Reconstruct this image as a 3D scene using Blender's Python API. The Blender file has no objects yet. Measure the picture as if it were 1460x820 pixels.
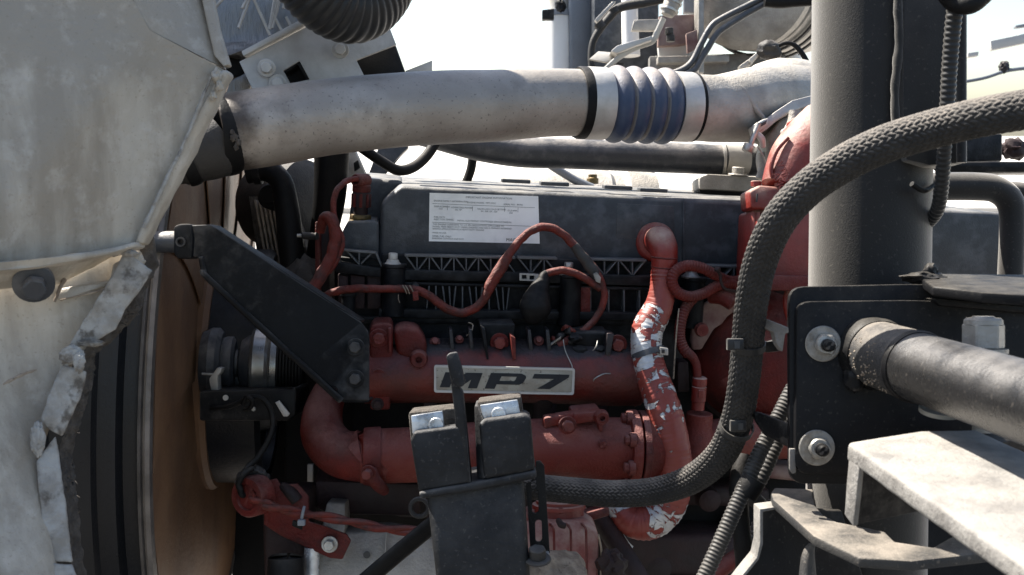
import bpy, bmesh, math, random
from mathutils import Vector, Matrix, noise
random.seed(7)
R_ = math.radians
sc = bpy.context.scene

# ------------------------------------------------------------------ camera
F_PX = 1565.0                       # focal length in photograph pixels (1460 x 820)
PITCH = R_(8.0)
CAM = Vector((0, 0, 1.75))
FW = Vector((0, math.cos(PITCH), -math.sin(PITCH)))
UP = Vector((0, math.sin(PITCH), math.cos(PITCH)))
RT = Vector((1, 0, 0))
cam_data = bpy.data.cameras.new('camera')
cam_data.sensor_width = 36.0
cam_data.lens = 36.0 * F_PX / 1460.0
cam_data.clip_start = 0.02
cam_data.clip_end = 5000
cam = bpy.data.objects.new('camera', cam_data)
sc.collection.objects.link(cam)
cam.location = CAM
cam.rotation_euler = (math.pi / 2 - PITCH, 0, 0)
sc.camera = cam
cam_data.dof.use_dof = True
cam_data.dof.focus_distance = 1.5
cam_data.dof.aperture_fstop = 13.0

# ------------------------------------------------------------------ light
SUN_AZ, SUN_EL = -55.0, 54.0        # degrees; azimuth from +Y, negative = left
world = bpy.data.worlds.new('World')
sc.world = world
world.use_nodes = True
wn = world.node_tree
sky = wn.nodes.new('ShaderNodeTexSky')
sky.sky_type = 'NISHITA'
sky.sun_disc = False
sky.sun_elevation = R_(SUN_EL)
sky.sun_rotation = R_(SUN_AZ)
sky.air_density = 1.0
sky.dust_density = 1.5
sky.ozone_density = 0.0
wn.links.new(sky.outputs[0], wn.nodes['Background'].inputs[0])
wn.nodes['Background'].inputs[1].default_value = 0.075
sun_data = bpy.data.lights.new('sun', 'SUN')
sun_data.energy = 4.8
sun_data.angle = R_(0.5)
sun_data.color = (1.0, 0.95, 0.87)
sun = bpy.data.objects.new('sun', sun_data)
sc.collection.objects.link(sun)
SUN = Vector((math.sin(R_(SUN_AZ)) * math.cos(R_(SUN_EL)), math.cos(R_(SUN_AZ)) * math.cos(R_(SUN_EL)), math.sin(R_(SUN_EL))))
sun.rotation_euler = SUN.to_track_quat('Z', 'Y').to_euler()
sun.location = (-3, 2, 6)
sc.view_settings.view_transform = 'Standard'
sc.view_settings.look = 'None'
sc.view_settings.exposure = 1.75
sc.view_settings.gamma = 1.0
sc.view_settings.use_curve_mapping = False
sc.cycles.max_bounces = 6
sc.cycles.diffuse_bounces = 4
sc.cycles.use_denoising = True

# ------------------------------------------------------------------ placing
def P(px, py, d):                   # the place seen at that photograph pixel, d metres deep
    return CAM + d * (FW + RT * ((px - 730.0) / F_PX) + UP * ((410.0 - py) / F_PX))
def H(px, py, z):                   # the same on a level plane at height z
    v = FW + RT * ((px - 730.0) / F_PX) + UP * ((410.0 - py) / F_PX)
    return CAM + v * ((z - CAM.z) / v.z)
EU = Vector((math.cos(R_(6)), math.sin(R_(6)), -0.050)).normalized()   # along the engine, tilted to its rear
EW = EU.cross(Vector((0, 0, 1))).normalized()                          # out of its side, towards the viewer
EV = EW.cross(EU).normalized()
EO = P(700, 520, 1.62)
def E(px, py, w=0.0):               # on the plane of the engine's side, w metres out of it
    v = FW + RT * ((px - 730.0) / F_PX) + UP * ((410.0 - py) / F_PX)
    o = EO + EW * w
    return CAM + v * ((o - CAM).dot(EW) / v.dot(EW))
def ed(px, py, w=0.0):
    return (E(px, py, w) - CAM).dot(FW)

# ------------------------------------------------------------------ materials
MATS = {}
def mat(name, col, col2=None, rough=.5, metal=0.0, scale=14.0, contrast=(.35, .65), bump=.15, bscale=120.0,
        dust=0.0, dustcol=(.36, .31, .25), speck=0.0, speckcol=(.03, .025, .02), streak=None, rvar=.15,
        grime=0.0, grimecol=(.02, .018, .016), grimescale=6.0, paint=None, paintmask=None, specular=.5, sheen=0.0, edge=0.0, edgecol=(.16, .15, .14)):
    m = bpy.data.materials.new(name); m.use_nodes = True
    nt = m.node_tree; N = nt.nodes; L = nt.links
    bs = N['Principled BSDF']
    geo = N.new('ShaderNodeNewGeometry')
    pos = geo.outputs['Position']
    if streak:
        mp = N.new('ShaderNodeMapping'); mp.inputs['Scale'].default_value = streak
        L.new(pos, mp.inputs[0]); pos2 = mp.outputs[0]
    else: pos2 = pos
    def nz(sc_, det=6, rg=.6, src=None):
        n = N.new('ShaderNodeTexNoise'); n.inputs['Scale'].default_value = sc_
        n.inputs['Detail'].default_value = det; n.inputs['Roughness'].default_value = rg
        L.new(src or pos, n.inputs['Vector']); return n.outputs['Fac']
    def ramp(src, a, b):
        r = N.new('ShaderNodeMapRange'); r.inputs['From Min'].default_value = a; r.inputs['From Max'].default_value = b
        r.interpolation_type = 'SMOOTHSTEP'
        L.new(src, r.inputs['Value']); return r.outputs['Result']
    def mulv(a, k):
        r = N.new('ShaderNodeMath'); r.operation = 'MULTIPLY'; L.new(a, r.inputs[0])
        if isinstance(k, (int, float)): r.inputs[1].default_value = k
        else: L.new(k, r.inputs[1])
        return r.outputs[0]
    def mix(fac, a, b):
        r = N.new('ShaderNodeMix'); r.data_type = 'RGBA'; L.new(fac, r.inputs[0])
        for s, v in ((6, a), (7, b)):
            if isinstance(v, (tuple, list)): r.inputs[s].default_value = (*v[:3], 1)
            else: L.new(v, r.inputs[s])
        return r.outputs[2]
    c2 = col2 or tuple(x * .7 for x in col)
    base = mix(ramp(nz(scale, src=pos2), *contrast), col, c2)
    if paintmask:                               # a second coat with a worn edge: (axis vector, offset, width, noise size)
        ax, off, wid, ns = paintmask
        dot = N.new('ShaderNodeVectorMath'); dot.operation = 'DOT_PRODUCT'; dot.inputs[1].default_value = ax
        L.new(pos, dot.inputs[0])
        nn = mulv(nz(ns, 8, .65), wid * 3)
        ad = N.new('ShaderNodeMath'); ad.operation = 'ADD'; L.new(dot.outputs['Value'], ad.inputs[0]); L.new(nn, ad.inputs[1])
        base = mix(ramp(ad.outputs[0], off + wid * 1.0, off + wid * 2.0), base, paint)
    if grime:
        base = mix(mulv(ramp(nz(grimescale, 9, .65), .5, .68), grime), base, grimecol)
    if speck:
        v = N.new('ShaderNodeTexNoise'); v.inputs['Scale'].default_value = 260; v.inputs['Detail'].default_value = 2
        L.new(pos, v.inputs['Vector'])
        base = mix(mulv(ramp(v.outputs['Fac'], .64, .70), speck), base, speckcol)
    if edge:                                    # paint rubbed thin along the edges
        e_ = N.new('ShaderNodeMath'); e_.operation = 'MULTIPLY_ADD'; L.new(nz(70, 4), e_.inputs[0]); e_.inputs[1].default_value = .10; L.new(geo.outputs['Pointiness'], e_.inputs[2])
        base = mix(mulv(ramp(e_.outputs[0], .605, .67), edge), base, edgecol)
    rsock = None
    if dust:
        sp = N.new('ShaderNodeSeparateXYZ'); L.new(geo.outputs['Normal'], sp.inputs[0])
        up = ramp(sp.outputs['Z'], .05, .85)
        dn = ramp(nz(22, 8, .7), .25, .75)
        df = mulv(mulv(up, dn), dust)
        base = mix(df, base, dustcol)
        rr = N.new('ShaderNodeMix'); rr.data_type = 'FLOAT'; L.new(df, rr.inputs[0]); rr.inputs[3].default_value = .9
        rsock = rr
    rv = N.new('ShaderNodeMapRange'); rv.inputs['To Min'].default_value = max(.04, rough - rvar); rv.inputs['To Max'].default_value = min(1, rough + rvar)
    L.new(nz(scale * 2.3, 5), rv.inputs['Value'])
    if rsock is not None:
        L.new(rv.outputs[0], rsock.inputs[2]); L.new(rsock.outputs[0], bs.inputs['Roughness'])
    else: L.new(rv.outputs[0], bs.inputs['Roughness'])
    L.new(base, bs.inputs['Base Color'])
    bs.inputs['Metallic'].default_value = metal
    bs.inputs['Specular IOR Level'].default_value = specular
    if sheen:
        bs.inputs['Sheen Weight'].default_value = sheen; bs.inputs['Sheen Roughness'].default_value = .5; bs.inputs['Sheen Tint'].default_value = (1, .95, .88, 1)
    if bump:
        b = N.new('ShaderNodeBump'); b.inputs['Strength'].default_value = bump; b.inputs['Distance'].default_value = .004
        L.new(nz(bscale, 6, .65), b.inputs['Height']); L.new(b.outputs[0], bs.inputs['Normal'])
    MATS[name] = m
    return m

mat('fibreglass', (.46, .412, .34), (.285, .247, .195), rough=.5, scale=11, streak=(1.6, 1.6, .30), contrast=(.36, .62), bump=.5, bscale=70, grime=.35, grimecol=(.56, .515, .45), grimescale=38, speck=.3, speckcol=(.20, .165, .12), paint=(.30, .265, .215), paintmask=((0, 0, 1), 1.80, .045, 7))
mat('sealant', (0.3825, 0.3682, 0.3395), (0.2486, 0.2247, 0.1913), rough=.75, scale=40, bump=.9, bscale=60, grime=.9, grimecol=(.085, .07, .055), grimescale=50)
mat('felt', (.055, .044, .034), (.10, .085, .07), rough=.95, scale=90, bump=1, bscale=300)
mat('alu_pipe', (0.395, 0.3585, 0.3145), (0.278, 0.2457, 0.2121), rough=.45, metal=.35, scale=7, bump=.25, bscale=160, dust=.35, dustcol=(.42, .38, .32), speck=.5, speckcol=(.06, .045, .04), grime=.4, grimecol=(.085, .065, .05), grimescale=13, paint=(.05, .038, .03), paintmask=((-1, 0, 0), .335, .035, 12))
mat('alu_cast', (0.403, 0.377, 0.338), (0.26, 0.2405, 0.2145), rough=.5, metal=.35, scale=16, bump=.5, bscale=220, dust=.5, dustcol=(.42, .37, .30), grime=.4, grimecol=(.08, .07, .06))
mat('galvanised', (0.48, 0.4575, 0.42), (0.33, 0.3075, 0.27), rough=.45, metal=.1, scale=10, bump=.15, bscale=200, grime=.35, grimecol=(.10, .085, .07), grimescale=9, edge=.4, edgecol=(.62, .60, .56))
mat('washer_steel', (.30, .285, .255), (.19, .175, .15), rough=.5, metal=.3, scale=70, bump=.25, bscale=260, grime=.6, grimecol=(.10, .075, .05), grimescale=60, edge=.4, edgecol=(.42, .40, .36))
mat('zinc', (.44, .43, .40), (.26, .25, .23), rough=.42, metal=.7, scale=60, bump=.2, bscale=300, dust=.4)
mat('chrome', (.62, .64, .66), (.40, .42, .44), rough=.3, metal=.55, scale=40, bump=.25, bscale=200, grime=.5, grimecol=(.12, .11, .10), grimescale=40)
mat('black_plastic', (0.0078, 0.008287, 0.00975), (0.004875, 0.005119, 0.00585), rough=.42, scale=20, bump=.25, bscale=300, dust=.45, dustcol=(.15, .14, .13), grime=.22, grimecol=(.055, .056, .06), grimescale=24, specular=.12, edge=.6, edgecol=(.06, .06, .062))
mat('cover_plastic', (0.02755, 0.0319, 0.03915), (0.0609, 0.0667, 0.07685), rough=.38, scale=34, contrast=(.45, .66), bump=.25, bscale=380, dust=.8, dustcol=(.30, .28, .25), grime=.3, grimecol=(.075, .08, .088), grimescale=15, specular=.4, edge=.5, edgecol=(.13, .13, .13))
mat('black_paint', (0.0096, 0.0096, 0.0105), (0.0066, 0.0066, 0.0072), rough=.40, scale=12, bump=.15, bscale=380, dust=.35, dustcol=(.20, .18, .15), speck=.2, speckcol=(.10, .09, .075), specular=.12, edge=.6, edgecol=(.11, .10, .09))
mat('post_paint', (0.008942, 0.008712, 0.008712), (0.006706, 0.006592, 0.006592), rough=.44, scale=9, bump=.16, bscale=520, dust=.3, dustcol=(.30, .26, .21), speck=.2, speckcol=(.12, .105, .085), rvar=.08, specular=.15, sheen=.5)
mat('arm_paint', (0.006056, 0.006694, 0.00781), (0.004144, 0.004463, 0.0051), rough=.42, scale=16, bump=.25, bscale=240, dust=.5, dustcol=(.14, .13, .115), speck=.6, speckcol=(.006, .006, .006), grime=.15, grimecol=(.04, .04, .042), grimescale=20, specular=.12, edge=.7, edgecol=(.085, .08, .075))
mat('rubber', (0.00585, 0.00585, 0.00621), (0.009, 0.008775, 0.00855), rough=.5, scale=25, bump=.2, bscale=300, dust=.4, dustcol=(.15, .135, .12), specular=.12)
mat('latch_rubber', (0.009, 0.009375, 0.0105), (0.0195, 0.02025, 0.02175), rough=.5, scale=26, contrast=(.42, .68), bump=.4, bscale=220, dust=.6, dustcol=(.16, .15, .14), speck=.5, speckcol=(.07, .065, .06), specular=.22, edge=.8, edgecol=(.09, .09, .092), grime=.12, grimecol=(.045, .045, .046), grimescale=30)
mat('dusty_rubber', (0.0224, 0.0212, 0.0204), (0.0352, 0.0328, 0.0304), rough=.58, scale=18, bump=.35, bscale=260, dust=.5, dustcol=(.22, .195, .17), specular=.28)
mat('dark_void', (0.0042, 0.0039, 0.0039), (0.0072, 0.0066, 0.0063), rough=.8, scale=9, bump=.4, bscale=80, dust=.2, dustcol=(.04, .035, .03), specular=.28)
mat('red', (0.1247, 0.01035, 0.006502), (0.07388, 0.008384, 0.005508), rough=.46, scale=16, bump=.65, bscale=260, dust=.75, dustcol=(.27, .135, .115), grime=.65, grimecol=(.022, .0085, .0075), grimescale=15, edge=.45, edgecol=(.25, .085, .07), specular=.3)
mat('red_dusty', (0.1709, 0.03944, 0.02678), (0.1339, 0.01627, 0.01032), rough=.46, scale=11, contrast=(.36, .62), bump=.6, bscale=260, dust=.6, dustcol=(.30, .16, .135), grime=.5, grimecol=(.03, .010, .009), grimescale=18, speck=.3, speckcol=(.10, .012, .010), edge=.4, edgecol=(.32, .13, .11), specular=.3)
mat('red_fresh_lit', (0.2173, 0.0174, 0.01035), (0.1467, 0.01334, 0.00855), rough=.42, scale=14, bump=.3, bscale=190, dust=.95, dustcol=(.46, .34, .27), grime=.3, grimecol=(.05, .015, .012), grimescale=20)  # fresh red, a brighter copy with sunlight put into the colour
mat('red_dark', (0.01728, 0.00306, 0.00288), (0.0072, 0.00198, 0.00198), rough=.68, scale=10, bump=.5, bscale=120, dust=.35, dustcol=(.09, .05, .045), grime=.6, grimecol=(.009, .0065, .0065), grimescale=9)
mat('red_harness', (0.1467, 0.01984, 0.01256), (0.08311, 0.0167, 0.01094), rough=.52, scale=45, bump=.8, bscale=190, dust=.5, dustcol=(.27, .165, .14), grime=.6, grimecol=(.026, .0135, .0125), grimescale=45, specular=.3)
mat('blue_silicone', (0.015, 0.03225, 0.07875), (0.02625, 0.045, 0.09), rough=.45, scale=20, bump=.25, bscale=240, dust=.95, dustcol=(.34, .29, .25), edge=.8, edgecol=(.20, .18, .165))
mat('band_steel', (.50, .48, .45), (.36, .34, .31), rough=.48, metal=.35, scale=18, bump=.15, bscale=200, dust=.3, dustcol=(.5, .45, .38))
mat('coolant_steel', (.035, .039, .046), (.085, .086, .09), rough=.42, metal=.2, scale=30, contrast=(.45, .72), bump=.25, bscale=200, dust=1.0, dustcol=(.32, .29, .26))
mat('fan_nylon', (0.1871, 0.09781, 0.04678), (0.1361, 0.06804, 0.03402), rough=.55, scale=9, bump=.3, bscale=140, dust=.3, dustcol=(.15, .09, .065))
mat('shroud_plastic', (0.0066, 0.0072, 0.0087), (0.012, 0.0132, 0.0156), rough=.33, scale=12, streak=(1, 1, .15), bump=.2, bscale=220, dust=.3, dustcol=(.12, .115, .11), specular=.28)
mat('rim_steel', (.16, .143, .13), (.09, .08, .072), rough=.42, metal=.4, scale=20, bump=.3, bscale=140)
mat('machined', (.36, .355, .34), (.22, .215, .20), rough=.32, metal=.8, scale=30, bump=.1)
mat('brass', (.20, .14, .055), (.10, .07, .035), rough=.5, metal=.6, scale=50, bump=.4)
mat('dusty_steel', (0.216, 0.2052, 0.189), (0.1404, 0.1318, 0.121), rough=.7, metal=.1, scale=30, contrast=(.4, .62), bump=.6, bscale=150, dust=.9, dustcol=(.31, .285, .25), speck=.35, speckcol=(.10, .09, .075), grime=.5, grimecol=(.15, .145, .14), grimescale=18)
mat('post_dusty', (0.00864, 0.00882, 0.00972), (0.00648, 0.00666, 0.0072), rough=.27, scale=14, bump=.25, bscale=300, dust=.45, dustcol=(.20, .185, .17), speck=.2, speckcol=(.15, .13, .11), specular=.5, sheen=.03)
mat('dusty_black', (.03, .03, .031), (.045, .043, .04), rough=.55, scale=14, bump=.4, bscale=260, dust=.9, dustcol=(.26, .225, .185), speck=.4, speckcol=(.2, .17, .14), specular=.28)
mat('crust', (.33, .27, .205), (.20, .155, .115), rough=.95, scale=60, bump=1.0, bscale=90, speck=.6)
mat('sticker', (0.8784, 0.8784, 0.854), (0.7564, 0.7564, 0.7442), rough=.4, scale=12, bump=.05, grime=.3, grimecol=(.48, .48, .47), grimescale=16)
mat('ink', (.14, .14, .145), (.22, .22, .22), rough=.6, scale=60, bump=0)
mat('ink_dark', (.02, .02, .022), (.03, .03, .03), rough=.5, scale=60, bump=0)
mat('badge_face', (.36, .335, .275), (.28, .26, .21), rough=.5, scale=30, bump=.2, bscale=300, speck=.8, speckcol=(.08, .065, .045), grime=.4, grimecol=(.16, .12, .085), grimescale=50)
mat('letter_black', (.014, .016, .020), (.022, .024, .027), rough=.5, scale=40, bump=.3, bscale=300, specular=.28)
mat('conduit', (0.0108, 0.0111, 0.0117), (0.0162, 0.0159, 0.0156), rough=.42, scale=30, bump=.1, dust=.45, dustcol=(.20, .18, .155), specular=.28, sheen=.15)
mat('braid', (0.01636, 0.01582, 0.01527), (0.02727, 0.02564, 0.024), rough=.58, scale=60, bump=.5, bscale=500, dust=.8, dustcol=(.26, .225, .19), specular=.28, sheen=.04)
mat('ground_shaded', (.12, .112, .102), (.09, .084, .077), rough=.9, scale=1.5, bump=.3, bscale=20)  # dark ground colour stands in for the shadow of the unbuilt truck
mat('concrete', (.52, .49, .44), (.44, .41, .37), rough=.9, scale=1.5, bump=.3, bscale=20)
mat('white_paint', (.80, .79, .76), (.72, .70, .67), rough=.5, scale=3, bump=.05)
mat('pale_grey', (.46, .45, .43), (.38, .37, .35), rough=.6, scale=4, bump=.1)
mat('stack_grey', (.20, .215, .235), (.15, .16, .175), rough=.5, scale=6, bump=.1, speck=.2)
mat('rust_plate', (.22, .15, .13), (.15, .085, .075), rough=.75, scale=25, bump=.4, dust=.5)
mat('dusty_red_plate', (.22, .15, .125), (.12, .05, .045), rough=.8, scale=22, bump=.4, dust=.5, dustcol=(.30, .23, .19))
# the manifold: red casting with black overspray and soot down from its top edge
mv = EV.dot(E(700, 505, .06))
mat('manifold_red', (.135, .0145, .008), (.07, .011, .0072), rough=.46, scale=15, bump=.5, bscale=190, dust=.12, dustcol=(.22, .15, .14),
    paint=(.012, .0125, .0145), paintmask=(tuple(EV), mv - .002, .012, 28), grime=.4, grimecol=(.05, .02, .02), grimescale=18)

def foil_mat():
    m = bpy.data.materials.new('foil'); m.use_nodes = True
    N = m.node_tree.nodes; L = m.node_tree.links; bs = N['Principled BSDF']
    bs.inputs['Base Color'].default_value = (.25, .245, .235, 1); bs.inputs['Metallic'].default_value = .8
    bs.inputs['Roughness'].default_value = .42
    tc = N.new('ShaderNodeTexCoord'); b = N.new('ShaderNodeBump'); b.inputs['Strength'].default_value = .9; b.inputs['Distance'].default_value = .004
    w = N.new('ShaderNodeTexNoise'); w.inputs['Scale'].default_value = 60; w.inputs['Detail'].default_value = 6; w.inputs['Roughness'].default_value = .7
    mp = N.new('ShaderNodeMapping'); mp.inputs['Rotation'].default_value = (0, R_(28), 0); mp.inputs['Scale'].default_value = (2.2, 1, .35); geo = N.new('ShaderNodeNewGeometry')
    L.new(geo.outputs['Position'], mp.inputs[0]); L.new(mp.outputs[0], w.inputs[0]); L.new(w.outputs['Fac'], b.inputs['Height']); L.new(b.outputs[0], bs.inputs['Normal'])
    MATS['foil'] = m
foil_mat()

def flake_mat():                    # foil-wrapped hose under flaking red paint; the wrap runs round the hose (UV)
    m = bpy.data.materials.new('flaking_red'); m.use_nodes = True
    N = m.node_tree.nodes; L = m.node_tree.links; bs = N['Principled BSDF']
    uv = N.new('ShaderNodeUVMap'); uv.uv_map = 'uv'
    mp = N.new('ShaderNodeMapping'); mp.inputs['Scale'].default_value = (4.5, 62, 1); L.new(uv.outputs[0], mp.inputs[0])
    n = N.new('ShaderNodeTexNoise'); n.inputs['Scale'].default_value = 1.0; n.inputs['Detail'].default_value = 9; n.inputs['Roughness'].default_value = .62
    n.inputs['Distortion'].default_value = .6
    L.new(mp.outputs[0], n.inputs['Vector'])
    sep = N.new('ShaderNodeSeparateXYZ'); L.new(uv.outputs[0], sep.inputs[0])
    # more of it has flaked off near the two bends
    cv = N.new('ShaderNodeFloatCurve'); L.new(sep.outputs['Y'], cv.inputs['Value'])
    c = cv.mapping.curves[0]
    c.points[0].location = (0, .32); c.points[1].location = (1, .35)
    for x, y in ((.035, .36), (.045, .58), (.075, .60), (.105, .64), (.135, .58), (.16, .55), (.21, .53), (.25, .42), (.32, .46), (.345, .60), (.375, .57), (.40, .36), (.425, .62), (.445, .36), (.6, .34)):
        c.points.new(x, y)
    cv.mapping.update()
    ad = N.new('ShaderNodeMath'); ad.operation = 'ADD'; L.new(n.outputs['Fac'], ad.inputs[0]); L.new(cv.outputs[0], ad.inputs[1])
    mr = N.new('ShaderNodeMapRange'); mr.inputs['From Min'].default_value = 1.09; mr.inputs['From Max'].default_value = 1.11; L.new(ad.outputs[0], mr.inputs['Value'])
    geo = N.new('ShaderNodeNewGeometry')
    n2 = N.new('ShaderNodeTexNoise'); n2.inputs['Scale'].default_value = 22; n2.inputs['Detail'].default_value = 8; L.new(geo.outputs['Position'], n2.inputs['Vector'])
    red = N.new('ShaderNodeMix'); red.data_type = 'RGBA'; L.new(n2.outputs['Fac'], red.inputs[0]); red.inputs[6].default_value = (.14, .016, .009, 1); red.inputs[7].default_value = (.29, .062, .045, 1)
    n3 = N.new('ShaderNodeTexNoise'); n3.inputs['Scale'].default_value = 90; n3.inputs['Detail'].default_value = 4; L.new(geo.outputs['Position'], n3.inputs['Vector'])
    sil = N.new('ShaderNodeMix'); sil.data_type = 'RGBA'; L.new(n3.outputs['Fac'], sil.inputs[0]); sil.inputs[6].default_value = (.34, .33, .32, 1); sil.inputs[7].default_value = (.72, .71, .69, 1)
    mx = N.new('ShaderNodeMix'); mx.data_type = 'RGBA'; L.new(mr.outputs[0], mx.inputs[0]); L.new(red.outputs[2], mx.inputs[6]); L.new(sil.outputs[2], mx.inputs[7])
    L.new(mx.outputs[2], bs.inputs['Base Color'])
    mm = N.new('ShaderNodeMath'); mm.operation = 'MULTIPLY'; mm.inputs[1].default_value = .45; L.new(mr.outputs[0], mm.inputs[0]); L.new(mm.outputs[0], bs.inputs['Metallic'])
    bs.inputs['Roughness'].default_value = .5
    b = N.new('ShaderNodeBump'); b.inputs['Strength'].default_value = 1.0; b.inputs['Distance'].default_value = .004; b.invert = True
    L.new(mr.outputs[0], b.inputs['Height']); L.new(b.outputs[0], bs.inputs['Normal'])
    MATS['flaking_red'] = m
flake_mat()

# ------------------------------------------------------------------ shapes
def crom(pts, n=10):                # Catmull-Rom through (Vector, radius)
    out = []
    k = len(pts)
    for i in range(k - 1):
        p0 = pts[max(i - 1, 0)]; p1 = pts[i]; p2 = pts[i + 1]; p3 = pts[min(i + 2, k - 1)]
        for j in range(n):
            t = j / n
            def f(a, b, c, d): return .5 * ((2 * b) + (c - a) * t + (2 * a - 5 * b + 4 * c - d) * t * t + (3 * b - a - 3 * c + d) * t ** 3)
            out.append((f(p0[0], p1[0], p2[0], p3[0]), f(p0[1], p1[1], p2[1], p3[1])))
    out.append(pts[-1])
    return out

class B:
    def __init__(s): s.bm = bmesh.new(); s.uv = s.bm.loops.layers.uv.new('uv')
    def prism(s, pts, vec, bevel=0.0, seg=2):
        bm = bmesh.new()
        vs = [bm.verts.new(p) for p in pts]
        f = bm.faces.new(vs)
        r = bmesh.ops.extrude_face_region(bm, geom=[f])
        bmesh.ops.translate(bm, verts=[v for v in r['geom'] if isinstance(v, bmesh.types.BMVert)], vec=vec)
        bmesh.ops.recalc_face_normals(bm, faces=bm.faces)
        if bevel:
            bmesh.ops.bevel(bm, geom=list(bm.edges), offset=bevel, segments=seg, affect='EDGES', clamp_overlap=True, profile=.5)
        s.merge(bm); return s
    def plate(s, outline, holes, vec, bevel=0.0):       # a flat plate with holes
        bm = bmesh.new(); es = []
        for loop in [outline] + holes:
            vs = [bm.verts.new(p) for p in loop]
            es += [bm.edges.new((vs[i], vs[(i + 1) % len(vs)])) for i in range(len(vs))]
        bmesh.ops.triangle_fill(bm, edges=es, use_beauty=True, use_dissolve=False)
        fs = list(bm.faces)
        r = bmesh.ops.extrude_face_region(bm, geom=fs)
        bmesh.ops.translate(bm, verts=[v for v in r['geom'] if isinstance(v, bmesh.types.BMVert)], vec=vec)
        bmesh.ops.recalc_face_normals(bm, faces=bm.faces)
        if bevel:
            sharp = [e for e in bm.edges if len(e.link_faces) == 2 and e.calc_face_angle(0) > 1.2]
            bmesh.ops.bevel(bm, geom=sharp, offset=bevel, segments=1, affect='EDGES', clamp_overlap=True)
        s.merge(bm); return s
    def merge(s, bm):
        me = bpy.data.meshes.new('tmp'); bm.to_mesh(me); bm.free()
        s.bm.from_mesh(me); bpy.data.meshes.remove(me)
    def box(s, c, a, b, d, bevel=0.0, seg=2):           # centre and three half-axes
        return s.prism([c - a - b - d, c + a - b - d, c + a + b - d, c - a + b - d], d * 2, bevel, seg)
    def rings(s, rings, close=True, cap=True, vlen=None):
        bm = s.bm; prev = None; rows = []
        for ring in rings: rows.append([bm.verts.new(p) for p in ring])
        n = len(rows[0])
        for i in range(len(rows) - 1):
            for j in range(n if close else n - 1):
                k = (j + 1) % n
                f = bm.faces.new((rows[i][j], rows[i][k], rows[i + 1][k], rows[i + 1][j]))
                v0 = vlen[i] if vlen else i; v1 = vlen[i + 1] if vlen else i + 1
                for l, c in zip(f.loops, ((j / n, v0), ((j + 1) / n, v0), ((j + 1) / n, v1), (j / n, v1))): l[s.uv].uv = c
        if cap and close:
            bm.faces.new(list(reversed(rows[0]))); bm.faces.new(rows[-1])
        return s
    def tube(s, pts, n=16, step=8, mod=None, cap=True, flat=1.0, ref=None, sub=None):
        """pts: (Vector, radius); mod(s, theta, r) shapes the wall"""
        c = crom(pts, step)
        if sub:                     # resample evenly for fine relief
            acc = [0.0]
            for i in range(1, len(c)): acc.append(acc[-1] + (c[i][0] - c[i - 1][0]).length)
            m = max(2, int(acc[-1] / sub)); out = []; i = 0
            for q in range(m + 1):
                t = acc[-1] * q / m
                while i < len(c) - 2 and acc[i + 1] < t: i += 1
                u = (t - acc[i]) / max(1e-9, acc[i + 1] - acc[i])
                out.append((c[i][0].lerp(c[i + 1][0], u), c[i][1] * (1 - u) + c[i + 1][1] * u))
            c = out
        rings = []; sl = []; L_ = 0.0; nrm = None
        for i in range(len(c)):
            a = c[max(0, i - 1)][0]; b = c[min(len(c) - 1, i + 1)][0]
            t = (b - a).normalized()
            if nrm is None:
                nrm = (ref or Vector((0.13, -.2, 1))); nrm = (nrm - t * nrm.dot(t)).normalized()
            else: nrm = (nrm - t * nrm.dot(t)).normalized()
            bn = t.cross(nrm)
            if i: L_ += (c[i][0] - c[i - 1][0]).length
            sl.append(L_); ring = []
            for j in range(n):
                th = 2 * math.pi * j / n
                r = c[i][1]
                if mod: r = mod(L_, th, r)
                ring.append(c[i][0] + (nrm * math.cos(th) + bn * math.sin(th) * flat) * r)
            rings.append(ring)
        return s.rings(rings, cap=cap, vlen=sl)
    def lathe(s, p, ax, prof, n=32, cap=True):          # prof: (distance along axis, radius)
        ax = ax.normalized(); a = Vector((0.01, .02, 1)); a = (a - ax * a.dot(ax)).normalized(); b = ax.cross(a)
        rings = [[p + ax * h + (a * math.cos(2 * math.pi * j / n) + b * math.sin(2 * math.pi * j / n)) * max(r, 1e-5) for j in range(n)] for h, r in prof]
        return s.rings(rings, cap=cap)
    def hexa(s, p, ax, r, h, bevel=None, rot=.3, sides=6):
        ax = ax.normalized(); a = Vector((0.01, .02, 1)); a = (a - ax * a.dot(ax)).normalized(); b = ax.cross(a)
        return s.prism([p + (a * math.cos(2 * math.pi * j / sides + rot) + b * math.sin(2 * math.pi * j / sides + rot)) * r for j in range(sides)], ax * h, r * .12 if bevel is None else bevel, 1)
    def lump(s, c, a, b, d, amp=.2, seed=0, sub=3, freq=2.0):
        bm = bmesh.new(); bmesh.ops.create_icosphere(bm, subdivisions=sub, radius=1)
        for v in bm.verts:
            k = 1 + amp * noise.fractal(v.co * freq + Vector((seed * 7.3, seed, 0)), 1.0, 2.0, 4)
            q = v.co * k
            v.co = c + a * q.x + b * q.y + d * q.z
        bmesh.ops.recalc_face_normals(bm, faces=bm.faces)
        s.merge(bm); return s
    def rough(s, amp, freq=60, sub=0, length=.012):     # cut long edges and shake the surface
        for _ in range(sub):
            es = [e for e in s.bm.edges if e.calc_length() > length]
            if not es: break
            bmesh.ops.subdivide_edges(s.bm, edges=es, cuts=1, use_grid_fill=True)
            bmesh.ops.triangulate(s.bm, faces=[f for f in s.bm.faces if len(f.verts) > 4])
        s.bm.normal_update()
        for v in s.bm.verts: v.co = v.co + v.normal * amp * noise.fractal(v.co * freq, 1.0, 2.0, 3)
        return s
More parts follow.
